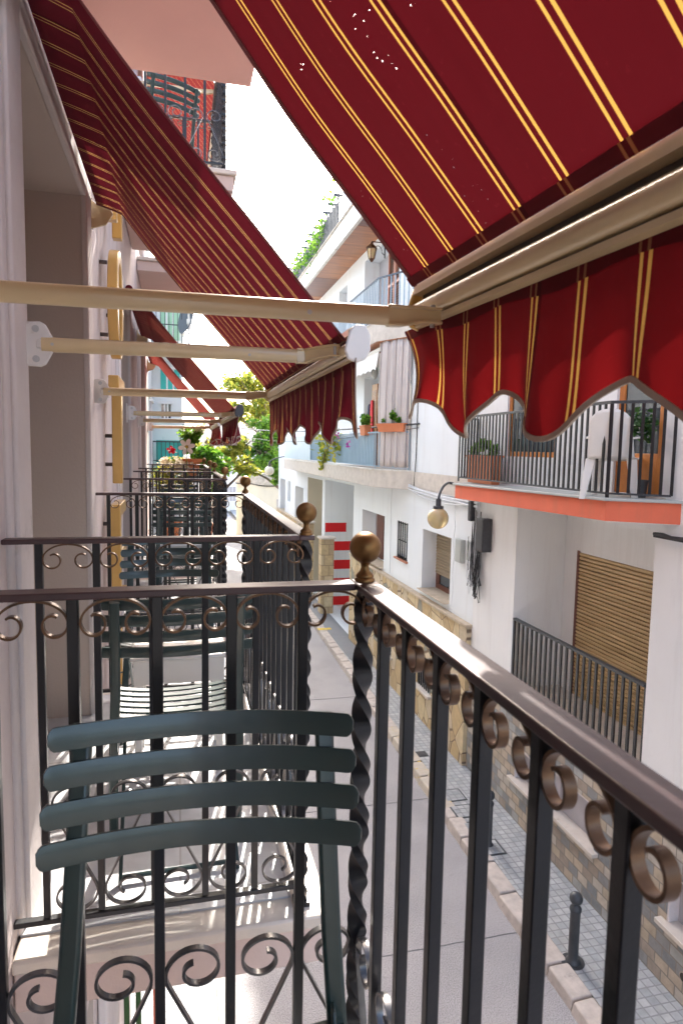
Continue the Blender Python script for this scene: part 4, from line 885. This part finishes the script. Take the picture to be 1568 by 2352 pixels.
# third window with brown frame
mb = MB(); mb.box(WX + .36, WX + .40, 14.6, 16.5, 2.63, 3.85); w = mb.build('window', 'glass_grey', h2)
mb = MB(); mb.box(WX + .33, WX + .358, 15.72, 16.28, 2.63, 3.85); mb.build('window_frame', 'brownwood', w)
for a, b, c, d, x in ((24.95, 26.8, 2.58, 3.88, .58), (27.9, 28.7, 3.1, 4.0, .28), (29.4, 30.9, 2.56, 4.0, .58)):
    mb = MB(); mb.box(WX + x, WX + x + .03, a, b, c, d); mb.build('window', 'glass_grey' if x > .3 else 'far_wall', h2)
# garage mouth: inner wall faces the camera with painted stripes
mb = MB(); mb.box(WX + .004, 7.25, 21.10, 21.14, .13, 4.42); jw = mb.build('garage_side_wall', 'white_cool', h2, smooth=0)
for i, (a, b) in enumerate(((2.66, 2.97), (2.03, 2.34), (1.40, 1.71), (.79, 1.09), (.17, .47))):
    mb = MB(); mb.box(WX + (.03 if i == 0 else .006), 5.45 if i == 0 else 5.75, 21.096, 21.10, a, b); mb.build('red_stripe', 'red_paint', jw, smooth=0)
mb = MB(); mb.box(WX + 2.5, WX + 2.54, 17.42, 21.1, .13, 4.42); mb.build('garage_door', 'far_wall', h2, smooth=0)
mb = MB(); mb.box(WX + .004, 6.3, 24.06, 24.10, .13, 4.36); mb.box(WX + 1.5, WX + 1.56, 21.5, 24.06, .13, 4.36); mb.build('entrance_wall', 'beige_wall', h2, smooth=0)
# balconies: slabs
def slab(z, th, pl, mat):
    mb = MB(); mb.prism([(x, y, z - th) for x, y in pl], (0, 0, th - .03)); mb.build('balcony_slab', mat, h2, bevel=.004)
    q = [((x - .02) if x < WX else x, y, z - .03) for x, y in pl]
    mb = MB(); mb.prism(q, (0, 0, .03)); mb.build('slab_coping', 'stainwhite', h2, bevel=.004)
LP = [(WX, 26.9), (4.15, 26.4), (4.15, 13.75), (WX, 12.75)]
slab(5.0, .40, LP, 'travertine'); LP2 = [(WX, 20.4), (4.15, 20.0), (4.15, 13.80), (WX, 12.75)]; slab(8.20, .46, LP2, 'travertine')
mb = MB(); mb.prism([(x + .01 if x < WX else x, y, 7.725) for x, y in LP2], (0, 0, .012)); mb.build('slab_lining', 'soffit_wood', h2)
mb = MB(); mb.box(WX - .03, WX + .0, 9.75, 12.74, 4.62, 4.98); mb.build('facade_band', 'travertine', h2, bevel=.003)
# roof overhang with boarded soffit
mb = MB(); mb.box(3.86, 3.94, 12.6, 24.4, 10.44, 10.92); mb.box(3.94, 10, 12.6, 24.4, 10.56, 10.92); mb.build('roof_overhang', 'stainwhite', h2, bevel=.005)
mb = MB(); mb.box(3.83, 3.97, 12.6, 24.4, 10.92, 10.97); mb.build('roof_coping', 'rock', h2, bevel=.005)
for k in range(5): mb = MB(); mb.box(3.945, WX, 12.6 + k * 2.36, 14.94 + k * 2.36, 10.50, 10.525); mb.build('soffit_boards', 'soffit_wood' if k % 3 else 'soffit_wood_dark', h2)
mb = MB(); mb.box(4.0, 6.0, 12.7, 16.5, 10.97, 11.9); mb.build('roof_parapet', 'far_wall', h2, bevel=.01)
# railings
bar_rail('balcony_railing', [(4.66, 12.95), (4.20, 13.82), (4.20, 26.2)], 5.0, 5.80, .125, .018, 'blue_metal', 'blue_metal', 'pale blue railing of thin bars on the lower balcony of the long white house', None)
bar_rail('balcony_railing', [(4.66, 12.95), (4.20, 13.90), (4.20, 19.7)], 8.20, 9.10, .125, .018, 'blue_metal', 'navy_metal', 'pale blue railing on the upper balcony, just below the boarded roof overhang', None)
mb = MB(); mb.grid(lambda u, v: (4.235 + .006 * (1 if int(u * 200) % 2 else -1), 14.0 + u * 8.0, 5.06 + v * .68), 200, 1); tag(mb.build('railing_panel', 'blue_panel', smooth=0), 'ribbed pale blue sheet fixed behind the lower balcony railing', 'panel')
mb = MB(); mb.box(4.16, 4.185, 21.0, 26.3, 5.04, 5.84); tag(mb.build('privacy_panel', 'blue_panel', bevel=.004), 'smooth sky blue panel at the far end of the lower balcony', 'panel')
mb = MB(); mb.box(4.16, 4.66, 20.1, 20.14, 8.2, 9.35); mb.box(4.14, 4.68, 20.09, 20.15, 9.35, 9.39); tag(mb.build('balcony_divider', 'white_cool', bevel=.004), 'white partition with dark edge at the far end of the upper balcony', 'partition')
# upper window and shutters, door things on lower balcony
lv = thing('louvred_shutter', 'tall reddish louvred shutter folded beside the upper balcony door', 'shutter')
for y0, y1 in ((14.15, 14.62), (14.66, 15.12)):
    mb = MB(); X = 4.80
    mb.box(X, X + .04, y0, y0 + .05, 8.25, 10.2); mb.box(X, X + .04, y1 - .05, y1, 8.25, 10.2); mb.box(X, X + .04, y0 + .05, y1 - .05, 10.13, 10.2); mb.box(X, X + .04, y0 + .05, y1 - .05, 8.25, 8.33); mb.box(X, X + .04, y0 + .05, y1 - .05, 9.2, 9.26)
    lf = mb.build('leaf', 'louvre', lv)
    mb = MB()
    for k in range(34):
        z = 8.35 + k * .054
        if 9.15 < z < 9.26: continue
        mb.hull8([(X + .0, y0 + .05, z), (X + .0, y1 - .05, z), (X + .03, y1 - .05, z + .03), (X + .03, y0 + .05, z + .03)], [(X + .0, y0 + .05, z + .006), (X + .0, y1 - .05, z + .006), (X + .03, y1 - .05, z + .036), (X + .03, y0 + .05, z + .036)])
    mb.build('louvres', 'louvre', lf)
    mb = MB(); mb.box(X + .041, X + .05, y0, y1, 8.25, 10.2); mb.build('backing', 'recess_dark', lf)
mb = MB(); mb.box(WX + .40, WX + .44, 14.0, 16.8, 8.4, 10.25); mb.build('window', 'glass_grey', h2)
mb = MB(); mb.box(WX + .22, WX + .25, 18.6, 19.6, 8.4, 10.1); mb.build('window', 'glass_grey', h2)
mb = MB(); mb.box(WX + .50, WX + .53, 13.05, 16.6, 5.0, 7.25); mb.build('recess_wall', 'white_cool', h2)
dg = MB(); X = WX + .46
dg.box(X, X + .03, 13.55, 13.63, 5.02, 7.1); dg.box(X, X + .03, 14.45, 14.53, 5.02, 7.1); dg.box(X, X + .03, 13.63, 14.45, 7.02, 7.1); dg.box(X, X + .03, 13.63, 14.45, 5.02, 5.12); dg.box(X, X + .03, 14.02, 14.07, 5.12, 7.02)
w = dg.build('sliding_door', 'plastic', h2); mb = MB(); mb.box(X + .01, X + .02, 13.63, 14.45, 5.12, 7.02); mb.build('pane', 'glass_dark', w)
mb = MB(); mb.box(4.62, 4.66, 15.18, 15.62, 5.04, 7.0); o = tag(mb.build('wooden_shutter', 'door_wood', bevel=.006), 'brown varnished shutter leaf standing open on the lower balcony, red cloth on it', 'shutter')
mb = MB()
for k in range(20): mb.box(4.612, 4.62, 15.24, 15.56, 6.1 + k * .038, 6.12 + k * .038)
mb.build('slats', 'brownwood', o)
mb = MB(); mb.prism([(4.58, 15.45, 6.62), (4.58, 15.58, 6.62), (4.57, 15.74, 5.4), (4.57, 15.36, 5.4)], (.03, 0, 0)); tag(mb.build('red_cloth', 'red_cloth', bevel=.01), 'bright red cloth hung on the brown shutter', 'cloth')
mb = MB(); mb.prism([(4.57, 15.66, 6.55), (4.57, 15.80, 6.5), (4.56, 15.95, 5.5), (4.56, 15.76, 5.5)], (.03, 0, 0)); tag(mb.build('dark_garment', 'navy_cloth', bevel=.01), 'dark navy garment hanging beside the red cloth', 'cloth')
# curtain hung at the near end of the lower balcony
mb = MB(); mb.grid(lambda u, v: (4.24 + .40 * u + .01 * sin(u * 40), 13.72 - .80 * u + .035 * sin(u * 26 + 2 * v) + .02 * sin(u * 61 + v), 7.73 - 2.68 * v), 60, 14)
tag(mb.build('curtain', 'curtain', smooth=70, solid=.006), 'long beige cloth curtain hanging at the near end of the lower balcony', 'curtain')
# pole of the awning, white rolled awning
r = thing('rolled_awning', 'half rolled white awning with a wavy edge under the upper balcony slab', 'awning')
mb = MB(); mb.tube([(4.32, 13.95, 7.62), (4.32, 17.8, 7.62)], .045, 14); mb.build('roller', 'awning_white', r)
mb = MB(); mb.grid(lambda u, v: (4.30 - .08 * v, 14.05 + u * 3.6, 7.58 - v * (.42 - .05 * abs(sin(u * 9 * PI)))), 90, 6); mb.build('cloth', 'awning_white', r, smooth=60)
mb = MB(); mb.prism([(4.27, 13.9, 7.73), (4.38, 13.9, 7.73), (4.38, 13.9, 7.60), (4.32, 13.9, 7.55), (4.27, 13.9, 7.60)], (0, .02, 0)); mb.build('bracket', 'offwhite', r)
mb = MB(); mb.tube([(4.26, 13.84, 7.5), (4.25, 13.84, 6.6), (4.27, 13.86, 5.9)], .014, 8); mb.build('crank_rod', 'plastic', r)
# pendant lamp
r = thing('pendant_lamp', 'small pendant lamp hanging under the upper slab behind the white awning', 'lamp', (4.42, 14.75, 7.72))
mb = MB(); mb.tube([(0, 0, 0), (0, 0, -.38)], .006, 6); mb.build('cord', 'dkgrey', r)
mb = MB(); mb.lathe([(.02, -.68), (.06, -.62), (.085, -.52), (.06, -.42), (.02, -.37)], n=16); mb.build('lamp_shade', 'grey_plastic', r)
# lantern on scroll bracket below the roof
r = thing('wall_lantern', 'old bronze lantern on a scrolled iron bracket below the boarded soffit', 'lamp')
LX, LY, LZ = 4.38, 15.1, 9.93
mb = MB(); mb.tube([(WX, LY, LZ - .05), (WX, LY, LZ + .35)], .014, 6); mb.tube([(WX, LY, LZ + .30), (LX, LY, LZ + .30)], .012, 6); mb.tube([(WX - .02 - .16 * k / 20 * 1.0 - .05 * sin(k / 2.2) * (k / 20), LY, LZ + .02 + .22 * k / 20 + .05 * cos(k / 2.2) * (k / 20)) for k in range(21)], .008, 6); mb.build('bracket', 'iron', r)
mb = MB(); mb.lathe([(.02, .30), (.03, .25), (.13, .17), (.14, .14), (.115, .14)][::-1], (LX, LY, LZ), 6); mb.lathe([(.02, -.16), (.05, -.12), (.07, -.09)], (LX, LY, LZ), 6)
for k in range(6):
    a = k * PI / 3; mb.tube([(LX + .07 * cos(a), LY + .07 * sin(a), LZ - .09), (LX + .115 * cos(a), LY + .115 * sin(a), LZ + .14)], .008, 4)
mb.build('frame', 'bronze', r)
mb = MB(); mb.lathe([(.062, -.085), (.105, .13)], (LX, LY, LZ), 6); mb.build('glass', 'globe', r)
# planters hooked on the lower blue railing
planter_box((4.42, 13.34, 5.80), math.atan2(-1.0, .55), .80, 'orange plastic planter box with sprouts, hooked on the near end of the lower blue railing', plants=((-.28, .10), (.1, .24), (.2, .10)), seed=8)
planter_box((4.18, 14.6, 5.74), R(90), .42, 'clay planter with spiky pale leaves next to the long orange planter', 'terracotta', plants=((-.1, .2), (.1, .2)), seed=9, h=.22)
# climbing plant over the lower blue railing
r = thing('climbing_plant', 'trailing vine with large leaves and pink flowers on the ribbed blue railing', 'plant'); rnd = random.Random(21)
mb = MB(); pts = []
for (y, z, s) in ((17.6, 5.75, .25), (18.4, 5.55, .3), (19.3, 5.8, .28), (17.2, 5.45, .2), (18.9, 5.0, .16), (18.7, 5.25, .16)): pts += [Vector((4.10 + rnd.uniform(-.05, .05), y + rnd.gauss(0, s), z + rnd.gauss(0, s * .6))) for _ in range(26)]
leaves(mb, rnd, pts, .17); mb.build('foliage', 'leaf_yellow', r, smooth=0)
mb = MB(); mb.tube([(4.12, 17.2, 5.9), (4.10, 17.9, 5.5), (4.11, 18.5, 5.3), (4.09, 18.9, 4.9)], .015, 6); mb.build('stem', 'bark', r)
mb = MB(); leaves(mb, rnd, [Vector((4.08 + rnd.uniform(-.03, .03), y + rnd.gauss(0, .07), z + rnd.gauss(0, .05))) for y, z in ((15.8, 5.55), (17.0, 5.82), (17.3, 5.62)) for _ in range(14)], .08); mb.build('flowers', 'petal_pink', r, smooth=0)
# roof trellis with vine
r = thing('roof_trellis', 'dark lattice trellis overgrown with vines on the roof edge', 'trellis'); mb = MB()
for k in range(47):
    y = 16.62 + k * .16; mb.box(3.90, 3.94, y - .02, y + .02, 10.97, 11.62 + .12 * (k % 4 == 0))
for k in range(5): mb.box(3.942, 3.96, 16.6, 24.1, 11.05 + k * .13, 11.08 + k * .13)
mb.build('lattice', 'dkgrey', r)
for k in range(12):
    y = 16.65 + k * .64; mb = MB(); mb.box(3.80, 4.04, y - .03, y + .03, 11.74, 11.80); mb.build('finial_bar', 'dkgrey', r)
rnd = random.Random(33); mb = MB(); pts = []
for y, z, s in ((18.4, 11.5, .25), (19.6, 11.4, .35), (20.4, 11.3, .35), (21.9, 11.5, .3), (22.9, 11.3, .35), (19.0, 11.2, .25), (17.1, 11.9, .12), (16.9, 12.35, .12), (18.0, 12.1, .12)): pts += [Vector((3.88 + rnd.gauss(0, .07), y + rnd.gauss(0, s), z + rnd.gauss(0, s * .6))) for _ in range(80 if s > .2 else 12)]
leaves(mb, rnd, pts, .12); mb.build('vine', 'leaf_green', r, smooth=0)
# stone pillars of the garage mouth
for (x0, x1, y0, y1, z1, lab) in ((4.40, 4.82, 20.15, 20.55, 2.55, 'stone block pillar with a flat cap in front of the red striped wall'), (4.40, 4.72, 22.9, 23.4, 2.75, 'farther stone pillar standing by the beige entrance recess')):
    p = thing('stone_pillar', lab, 'pillar', group='stone pillars by the garage mouth'); mb = MB(); mb.box(x0, x1, y0, y1, .128, z1); mb.build('shaft', 'blocks_x', p, bevel=.01)
    mb = MB(); mb.box(x0 - .05, x1 + .05, y0 - .05, y1 + .05, z1, z1 + .06); mb.build('cap', 'travertine', p, bevel=.01)
# bollards
def bollard(loc, label):
    r = thing('bollard', label, 'bollard', loc, group='black bollards along the kerb')
    mb = MB(); mb.lathe([(.075, 0), (.075, .015), (.058, .03), (.052, .05), (.052, .56), (.060, .57), (.060, .60), (.045, .62), (.032, .64)], n=20); mb.build('post', 'dkgrey', r, smooth=50)
    mb = MB(); mb.sphere((0, 0, .70), .068, 14); mb.build('ball_top', 'dkgrey', r, smooth=80)
    mb = MB(); mb.lathe([(.12, -.004), (.12, .004)], n=20); mb.build('base_plate', 'dkgrey', r); return r
b0 = bollard((3.97, 5.56, .122), 'nearest black ball topped bollard on the pavement'); 
for y, lab in ((7.62, 'second bollard, half hidden behind a baluster of the near railing'), (27.0, 'far bollard near the end of the street'), (33.5, 'farthest bollard where the street narrows')): dup(b0, (kx(y) + .30, y, .122), 0, lab)
# cables across the street
for (pa, pb, sag, rad, lab) in (((2.2, 30, 6.35), (4.69, 12.45, 5.95), .18, .020, 'thick black cable crossing above the street to the lower blue balcony'), ((2.2, 30.3, 6.1), (4.69, 12.5, 5.87), .35, .008, 'thin black cable sagging below the thick one')):
    mb = MB(); a, b = Vector(pa), Vector(pb); mb.tube([a.lerp(b, k / 30) - Vector((0, 0, sag * sin(PI * k / 30))) for k in range(31)], rad, 6); tag(mb.build('overhead_cable', 'cable_black'), lab, 'cable')

# ================================================================== THE END OF THE STREET
# low cream house with rounded front
h3 = thing('cream_house', 'cream rounded house at the far right of the street, under the trees', 'house')
mb = MB(); n = 20; C0 = (8.2, 41.0); Rr = 4.7
pl = [(C0[0] - Rr * cos(a), C0[1] - Rr * sin(a)) for a in [R(-20 + 130 * k / n) for k in range(n + 1)]]
for z0, z1 in ((0, 3.35),):
    for a, b in zip(pl, pl[1:]): mb.quad((*a, z0), (*b, z0), (*b, z1), (*a, z1))
mb.quad((pl[-1][0], pl[-1][1], 0), (9.5, 34.0, 0), (9.5, 34.0, 3.35), (pl[-1][0], pl[-1][1], 3.35)); mb.build('wall', 'cream_wall', h3, smooth=60)
mb = MB(); mb.lathe([(Rr + .12, 3.30), (Rr + .05, 3.42), (Rr - .2, 3.9), (Rr - 1.4, 4.5), (.5, 4.8)], (*C0, 0), 40); mb.build('roof', 'rock', h3)
mb = MB(); mb.tube([(C0[0] - (Rr + .1) * cos(R(-20 + 6 * k)), C0[1] - (Rr + .1) * sin(R(-20 + 6 * k)), 3.28 + .05 * sin(k)) for k in range(20)], .03, 6); mb.build('cable', 'cable_black', h3)
for a in (34, 58):
    mb = MB(); c, s_ = cos(R(a)), sin(R(a)); p = Vector((C0[0] - (Rr + .012) * c, C0[1] - (Rr + .012) * s_, 0)); tq = Vector((s_, -c, 0)) * .3
    mb.prism([p - tq + Vector((0, 0, 1.5)), p + tq + Vector((0, 0, 1.5)), p + tq + Vector((0, 0, 2.5)), p - tq + Vector((0, 0, 2.5))], (-.03 * c * -1, .03 * s_, 0)); mb.build('window', 'glass_grey', h3)
# left row beyond our building
def block(name, label, x0, x1, y0, y1, z1, mat, wins, roof=None, face='+X'):
    b = thing(name, label, 'house'); mb = MB(); mb.box(x0, x1, y0, y1, 0, z1); mb.build('wall', mat, b, smooth=0)
    mb = MB(); mb.box(x0 - .1, x1 + .12, y0 - .12, y1 + .1, z1, z1 + .14); mb.build('cornice', 'stainwhite', b)
    for f, a, w, z, h, m in wins:
        mb = MB()
        if f == 'X': mb.box(x1 - .02, x1 + .025, a, a + w, z, z + h)
        else: mb.box(a, a + w, y0 - .025, y0 + .02, z, z + h)
        o = mb.build('window', m, b)
        mb = MB(); t = .06
        for k in range(1, 3):
            if f == 'X': mb.box(x1 + .025, x1 + .04, a + w * k / 3 - .02, a + w * k / 3 + .02, z, z + h)
            else: mb.box(a + w * k / 3 - .02, a + w * k / 3 + .02, y0 - .04, y0 - .025, z, z + h)
        if f == 'X': mb.box(x1 - .02, x1 + .07, a - t, a + w + t, z + h, z + h + t); mb.box(x1 - .02, x1 + .09, a - t, a + w + t, z - t, z)
        else: mb.box(a - t, a + w + t, y0 - .07, y0 + .02, z + h, z + h + t); mb.box(a - t, a + w + t, y0 - .09, y0 + .02, z - t, z)
        mb.build('frame', 'white', o)
    return b
block('white_house', 'plain white house directly beyond our building on the left, a strip of wall with shutters', -6, -.62, 10.7, 16.9, 12.5, 'far_wall', [('X', 11.5, .9, 4.3, 2.1, 'glass_grey'), ('X', 13.6, .9, 4.3, 2.1, 'green_pale'), ('X', 15.3, .9, 4.3, 2.1, 'glass_grey'), ('X', 11.5, .9, 7.5, 2.0, 'glass_grey'), ('X', 13.6, .9, 7.5, 2.0, 'green_pale')])
be = block('pale_building', 'pale blue grey building closing the left side, with green and teal windows', -6, .10, 17.0, 24.5, 9.3, 'far_wall',
      [('Y', -.42, .46, 8.0, 1.1, 'green_pale'), ('Y', -.42, .46, 6.80, .50, 'teal'), ('Y', -.40, .22, 6.1, .35, 'glass_dark'), ('Y', -.45, .40, 2.6, 1.4, 'glass_grey'), ('X', 18.2, 1.0, 4.4, 1.6, 'teal'), ('X', 20.6, 1.0, 4.4, 1.6, 'glass_grey'), ('X', 18.2, 1.0, 7.4, 1.3, 'green_pale')])
for z in (4.5, 7.72):
    mb = MB(); mb.box(-.62, .20, 16.35, 16.99, z, z + .14); mb.build('balcony_slab', 'stainwhite', be)
    mb = MB()
    for k in range(9): mb.box(-.60 + k * .098, -.585 + k * .098, 16.37, 16.385, z + .14, z + 1.0)
    mb.box(-.62, .20, 16.36, 16.395, z + 1.0, z + 1.03); mb.box(-.62, .20, 16.362, 16.392, z + .55, z + .57); mb.build('balcony_rail', 'dkgrey', be)
mb = MB(); mb.box(-.52, .12, 16.42, 16.45, 4.66, 5.55); tag(mb.build('balcony_screen', 'teal'), 'teal screen on the far balcony behind the rose and flower pot', 'screen')
r = thing('satellite_dish', 'dark grey satellite dish on the pale building, beside the green window', 'dish')
mb = MB(); mb.lathe([(.001, 0), (.16, .02), (.30, .07), (.40, .14), (.395, .15), (.29, .085), (.15, .035), (.001, .015)], n=28); o = mb.build('reflector', 'dish', r, smooth=60); o.location = (.30, 16.2, 8.42); o.rotation_euler = (R(78), 0, R(-62)); o.scale = (.8, 1.05, 1)
mb = MB(); mb.tube([(.08, 16.6, 8.1), (.26, 16.4, 8.1), (.30, 16.25, 8.4)], .025, 8); mb.tube([(.25, 16.0, 7.6), (.25, 16.0, 8.75)], .025, 8); mb.build('mount', 'plastic', r)
mb = MB(); mb.box(.20, .32, 15.94, 16.02, 8.25, 8.36); mb.build('receiver', 'plastic', r)
block('white_house', 'tall narrow white house farther along the left side, with small grey windows', -4, 1.25, 26, 36, 5.6, 'white', [('X', 27 + 2.0 * k, .8, z, 1.2, 'glass_grey') for k in range(4) for z in (.9, 3.0)] + [('Y', .35, .6, 3.0, 1.2, 'glass_grey')])
block('cream_house', 'cream house farthest down the street on the left', -3, 2.55, 38, 50, 4.6, 'cream_wall', [('X', 39.5 + 2.5 * k, 1.0, z, 1.1, 'glass_grey') for k in range(4) for z in (.8, 2.9)] + [('Y', 1.5, .6, 2.4, 1.2, 'brownwood')])
block('white_house', 'white house closing the far end of the street', 1.5, 9, 56, 64, 5.2, 'white', [('Y', 2.2 + 1.7 * k, .8, z, 1.2, 'glass_grey') for k in range(4) for z in (.9, 3.2)])
# trees
def tree(label, base, H, crowns, mat, seed, ls=.22, n=2600, name='leafy_tree', lean=(0, 0)):
    rnd = random.Random(seed); r = thing(name, label, 'tree', base); b = Vector(base)
    mb = MB(); top = Vector((lean[0], lean[1], H)); mb.tube([(0, 0, 0), (lean[0] * .3 + .1, lean[1] * .3, H * .35), (lean[0] * .7, lean[1] * .7, H * .7), tuple(top)], lambda i: (.20, .15, .10, .05)[i], 8)
    for c, rr in crowns:
        c = Vector(c) - b; s_ = Vector((lean[0] * .4, lean[1] * .4, H * .45)); mid = s_.lerp(c, .55) + Vector((rnd.uniform(-.2, .2), rnd.uniform(-.2, .2), .25)); mb.tube([s_, mid, c], lambda i: (.09, .06, .02)[i], 6)
        for _ in range(9):
            e = c + Vector((rnd.gauss(0, .5) * rr[0], rnd.gauss(0, .5) * rr[1], rnd.gauss(0, .5) * rr[2])); mb.tube([mid.lerp(c, .5), c.lerp(e, .5) + Vector((0, 0, .08)), e], lambda i: (.03, .018, .008)[i], 4)
    mb.build('trunk', 'bark', r)
    mb = MB(); tot = sum(q[1][0] * q[1][2] for q in crowns)
    for c, rr in crowns: leaves(mb, rnd, [p - b for p in blob(rnd, c, rr, int(n * rr[0] * rr[2] / tot), 16, .30)], ls)
    mb.build('crown', mat, r, smooth=0); return r
tree('yellow green tree rising between the two awnings, its crown against the white sky', (6.6, 35.0, 0), 8.0, [((3.35, 36, 8.6), (1.5, 1.5, 1.0)), ((4.3, 36, 7.7), (1.6, 1.5, 1.1)), ((2.8, 36, 7.4), (.9, 1.2, .7)), ((5.0, 36.5, 8.9), (1.1, 1.3, .9))], 'leaf_yellow', 2, .20, 5200)
tree('bushy fresh green tree leaning over the cream house behind the small globe lamp', (6.0, 34.0, 0), 5.8, [((3.9, 32.5, 5.2), (1.0, 1.0, .9)), ((4.7, 33, 4.9), (1.2, 1.0, 1.0)), ((4.5, 33, 6.3), (1.2, 1.0, .9)), ((3.3, 33.5, 4.4), (.6, .7, .6)), ((5.2, 33, 3.9), (.9, .8, .7))], 'leaf_green', 5, .19, 5200)
tree('dark green tree behind the bushy one, next to the pale blue balcony', (6.2, 39.5, 0), 8, [((6.0, 39, 7.0), (1.5, 1.2, 1.3)), ((6.5, 39, 5.6), (1.2, 1.0, 1.2)), ((5.2, 39.5, 5.9), (1.1, 1.1, 1.0))], 'leaf_dark', 8, .2, 3600)
tree('low yellow green tree overhanging the street beyond the last balcony', (.9, 25.3, 0), 4.8, [((1.55, 23.8, 5.0), (.85, .8, .45)), ((2.5, 24, 4.75), (.7, .8, .4)), ((.8, 22.0, 5.4), (.5, .6, .45)), ((2.1, 24, 5.6), (.5, .6, .35))], 'leaf_yellow', 12, .15, 3200)
# brown dry slope behind the trees
tag(MB().grid(lambda u, v: (-10 + 60 * u, 62 + 30 * v + 5 * sin(u * 9), 1 + 9 * sin(min(1, v * 1.3) * PI / 2) * (.45 + .55 * sin(u * 2.4 + .2)) + .5 * sin(u * 31) * v), 60, 20).build('hills', 'ground', smooth=80), kind=S)
# ------------------------------------------------------------------ flowers on the farthest balcony
r = thing('clay_pot_plant', 'large terracotta pot with a feathery palm at the end of the farthest balcony', 'plant', (.19, 10.35, 4.96))
mb = MB(); mb.lathe([(.10, 0), (.14, .20), (.165, .21), (.168, .26), (.145, .26), (.14, .22)], n=24); mb.build('pot', 'terracotta', r)
mb = MB(); rnd = random.Random(4)
for k in range(16):
    a = rnd.uniform(0, 2 * PI); l = rnd.uniform(.35, .55); t_ = rnd.uniform(.05, .20)
    pts = [Vector((cos(a) * t_ * s_ * s_, sin(a) * t_ * s_ * s_, .24 + l * s_)) for s_ in (0, .35, .7, 1)]
    mb.tube(pts, .005, 4); leaves(mb, rnd, [pts[1].lerp(pts[3], rnd.random()) for _ in range(26)], .085)
mb.build('fronds', 'leaf_green', r, smooth=0)
mb = MB(); leaves(mb, rnd, [Vector((.10 + rnd.gauss(0, .03), rnd.gauss(0, .03), .70 + rnd.gauss(0, .04))) for _ in range(26)], .08); mb.build('blossom', 'leaf_cream', r, smooth=0)
mb = MB(); mb.box(-.02, .42, 10.18, 10.55, 4.86, 4.96); mb.box(.0, .03, 10.2, 10.23, 4.0, 4.86); mb.box(.37, .40, 10.2, 10.23, 4.0, 4.86); mb.box(.0, .03, 10.5, 10.53, 4.0, 4.86); mb.box(.37, .40, 10.5, 10.53, 4.0, 4.86); tag(mb.build('plant_stand', 'dkgrey', bevel=.004), 'dark plant stand carrying the terracotta pot', 'stand')
mb = MB(); mb.box(-.445, .445, 10.05, 10.62, 3.84, 4.0); mb.build('balcony_slab', 'marble', own)
r = thing('flowering_shrub', 'pale cream and pink flowering shrub with yellow green leaves beside the clay pot', 'shrub', (-.10, 10.3, 4.0)); rnd = random.Random(14)
mb = MB(); mb.lathe([(.12, 0), (.16, .28), (.15, .30)], n=16); mb.build('pot', 'terracotta', r)
mb = MB(); mb.tube([(0, 0, .25), (.02, 0, .9)], .012, 6); leaves(mb, rnd, blob(rnd, (0, 0, .85), (.30, .22, .45), 1500, 12, .42), .06); mb.build('foliage', 'leaf_yellow', r, smooth=0)
mb = MB(); leaves(mb, rnd, blob(rnd, (.05, -.04, 1.12), (.30, .20, .16), 520, 10, .45), .065); mb.build('blossom', 'leaf_cream', r, smooth=0)
r = thing('green_bush', 'fresh green bush spilling over the ball topped corner, right of the clay pot', 'shrub', (.52, 10.5, 3.95)); mb = MB(); mb.tube([(-.1, 0, .05), (0, 0, .9)], .012, 6); leaves(mb, rnd, blob(rnd, (0, 0, 1.22), (.34, .25, .30), 1100, 12, .42), .075); mb.build('foliage', 'leaf_green', r, smooth=0)
mb = MB(); mb.lathe([(.09, 0), (.12, .2), (.11, .2)], (-.1, 0, .05), 16); mb.build('pot', 'terracotta', r)
r = thing('red_rose', 'red rose bloom above the cream flowering shrub', 'flower', (-.09, 10.2, 5.2)); mb = MB(); mb.tube([(0, 0, -.2), (0, 0, .13)], .004, 5); mb.build('stem', 'leaf_green', r)
mb = MB(); leaves(mb, rnd, [Vector((rnd.gauss(0, .022), rnd.gauss(0, .02), .15 + rnd.gauss(0, .02))) for _ in range(60)], .05); mb.build('petals', 'petal_red', r, smooth=0)
r = thing('pinwheel', 'white petalled garden pinwheel beside the palm pot', 'ornament', (.12, 10.12, 4.9)); mb = MB(); mb.tube([(0, 0, -.1), (0, 0, .50)], .005, 5); mb.build('stick', 'leaf_green', r)
for k in range(6):
    a = k * PI / 3 + .2; c = Vector((.075 * cos(a), 0, .50 + .075 * sin(a))); mb = MB()
    mb.prism([c + Vector((.052 * cos(a) * cos(q) - .034 * sin(a) * sin(q), 0, .052 * sin(a) * cos(q) + .034 * cos(a) * sin(q))) for q in [2 * PI * i / 14 for i in range(14)]], (0, .006, 0)); mb.build('petal', 'petal_white', r)
mb = MB(); mb.sphere((0, -.006, .50), .018, 8); mb.build('hub', 'yellow_paint', r)
# ------------------------------------------------------------------ move each root empty to the base of its thing
bpy.context.view_layer.update()
for o in [o for o in scn.objects if o.type == 'EMPTY' and not o.parent and o.location.length < 1e-6]:
    pts = []
    for ch_ in o.children_recursive:
        if ch_.type == 'MESH': pts += [ch_.matrix_world @ Vector(c) for c in ch_.bound_box]
    if not pts: continue
    base = Vector(((min(p.x for p in pts) + max(p.x for p in pts)) / 2, (min(p.y for p in pts) + max(p.y for p in pts)) / 2, min(p.z for p in pts)))
    o.location = base
    for ch_ in o.children: ch_.location -= base
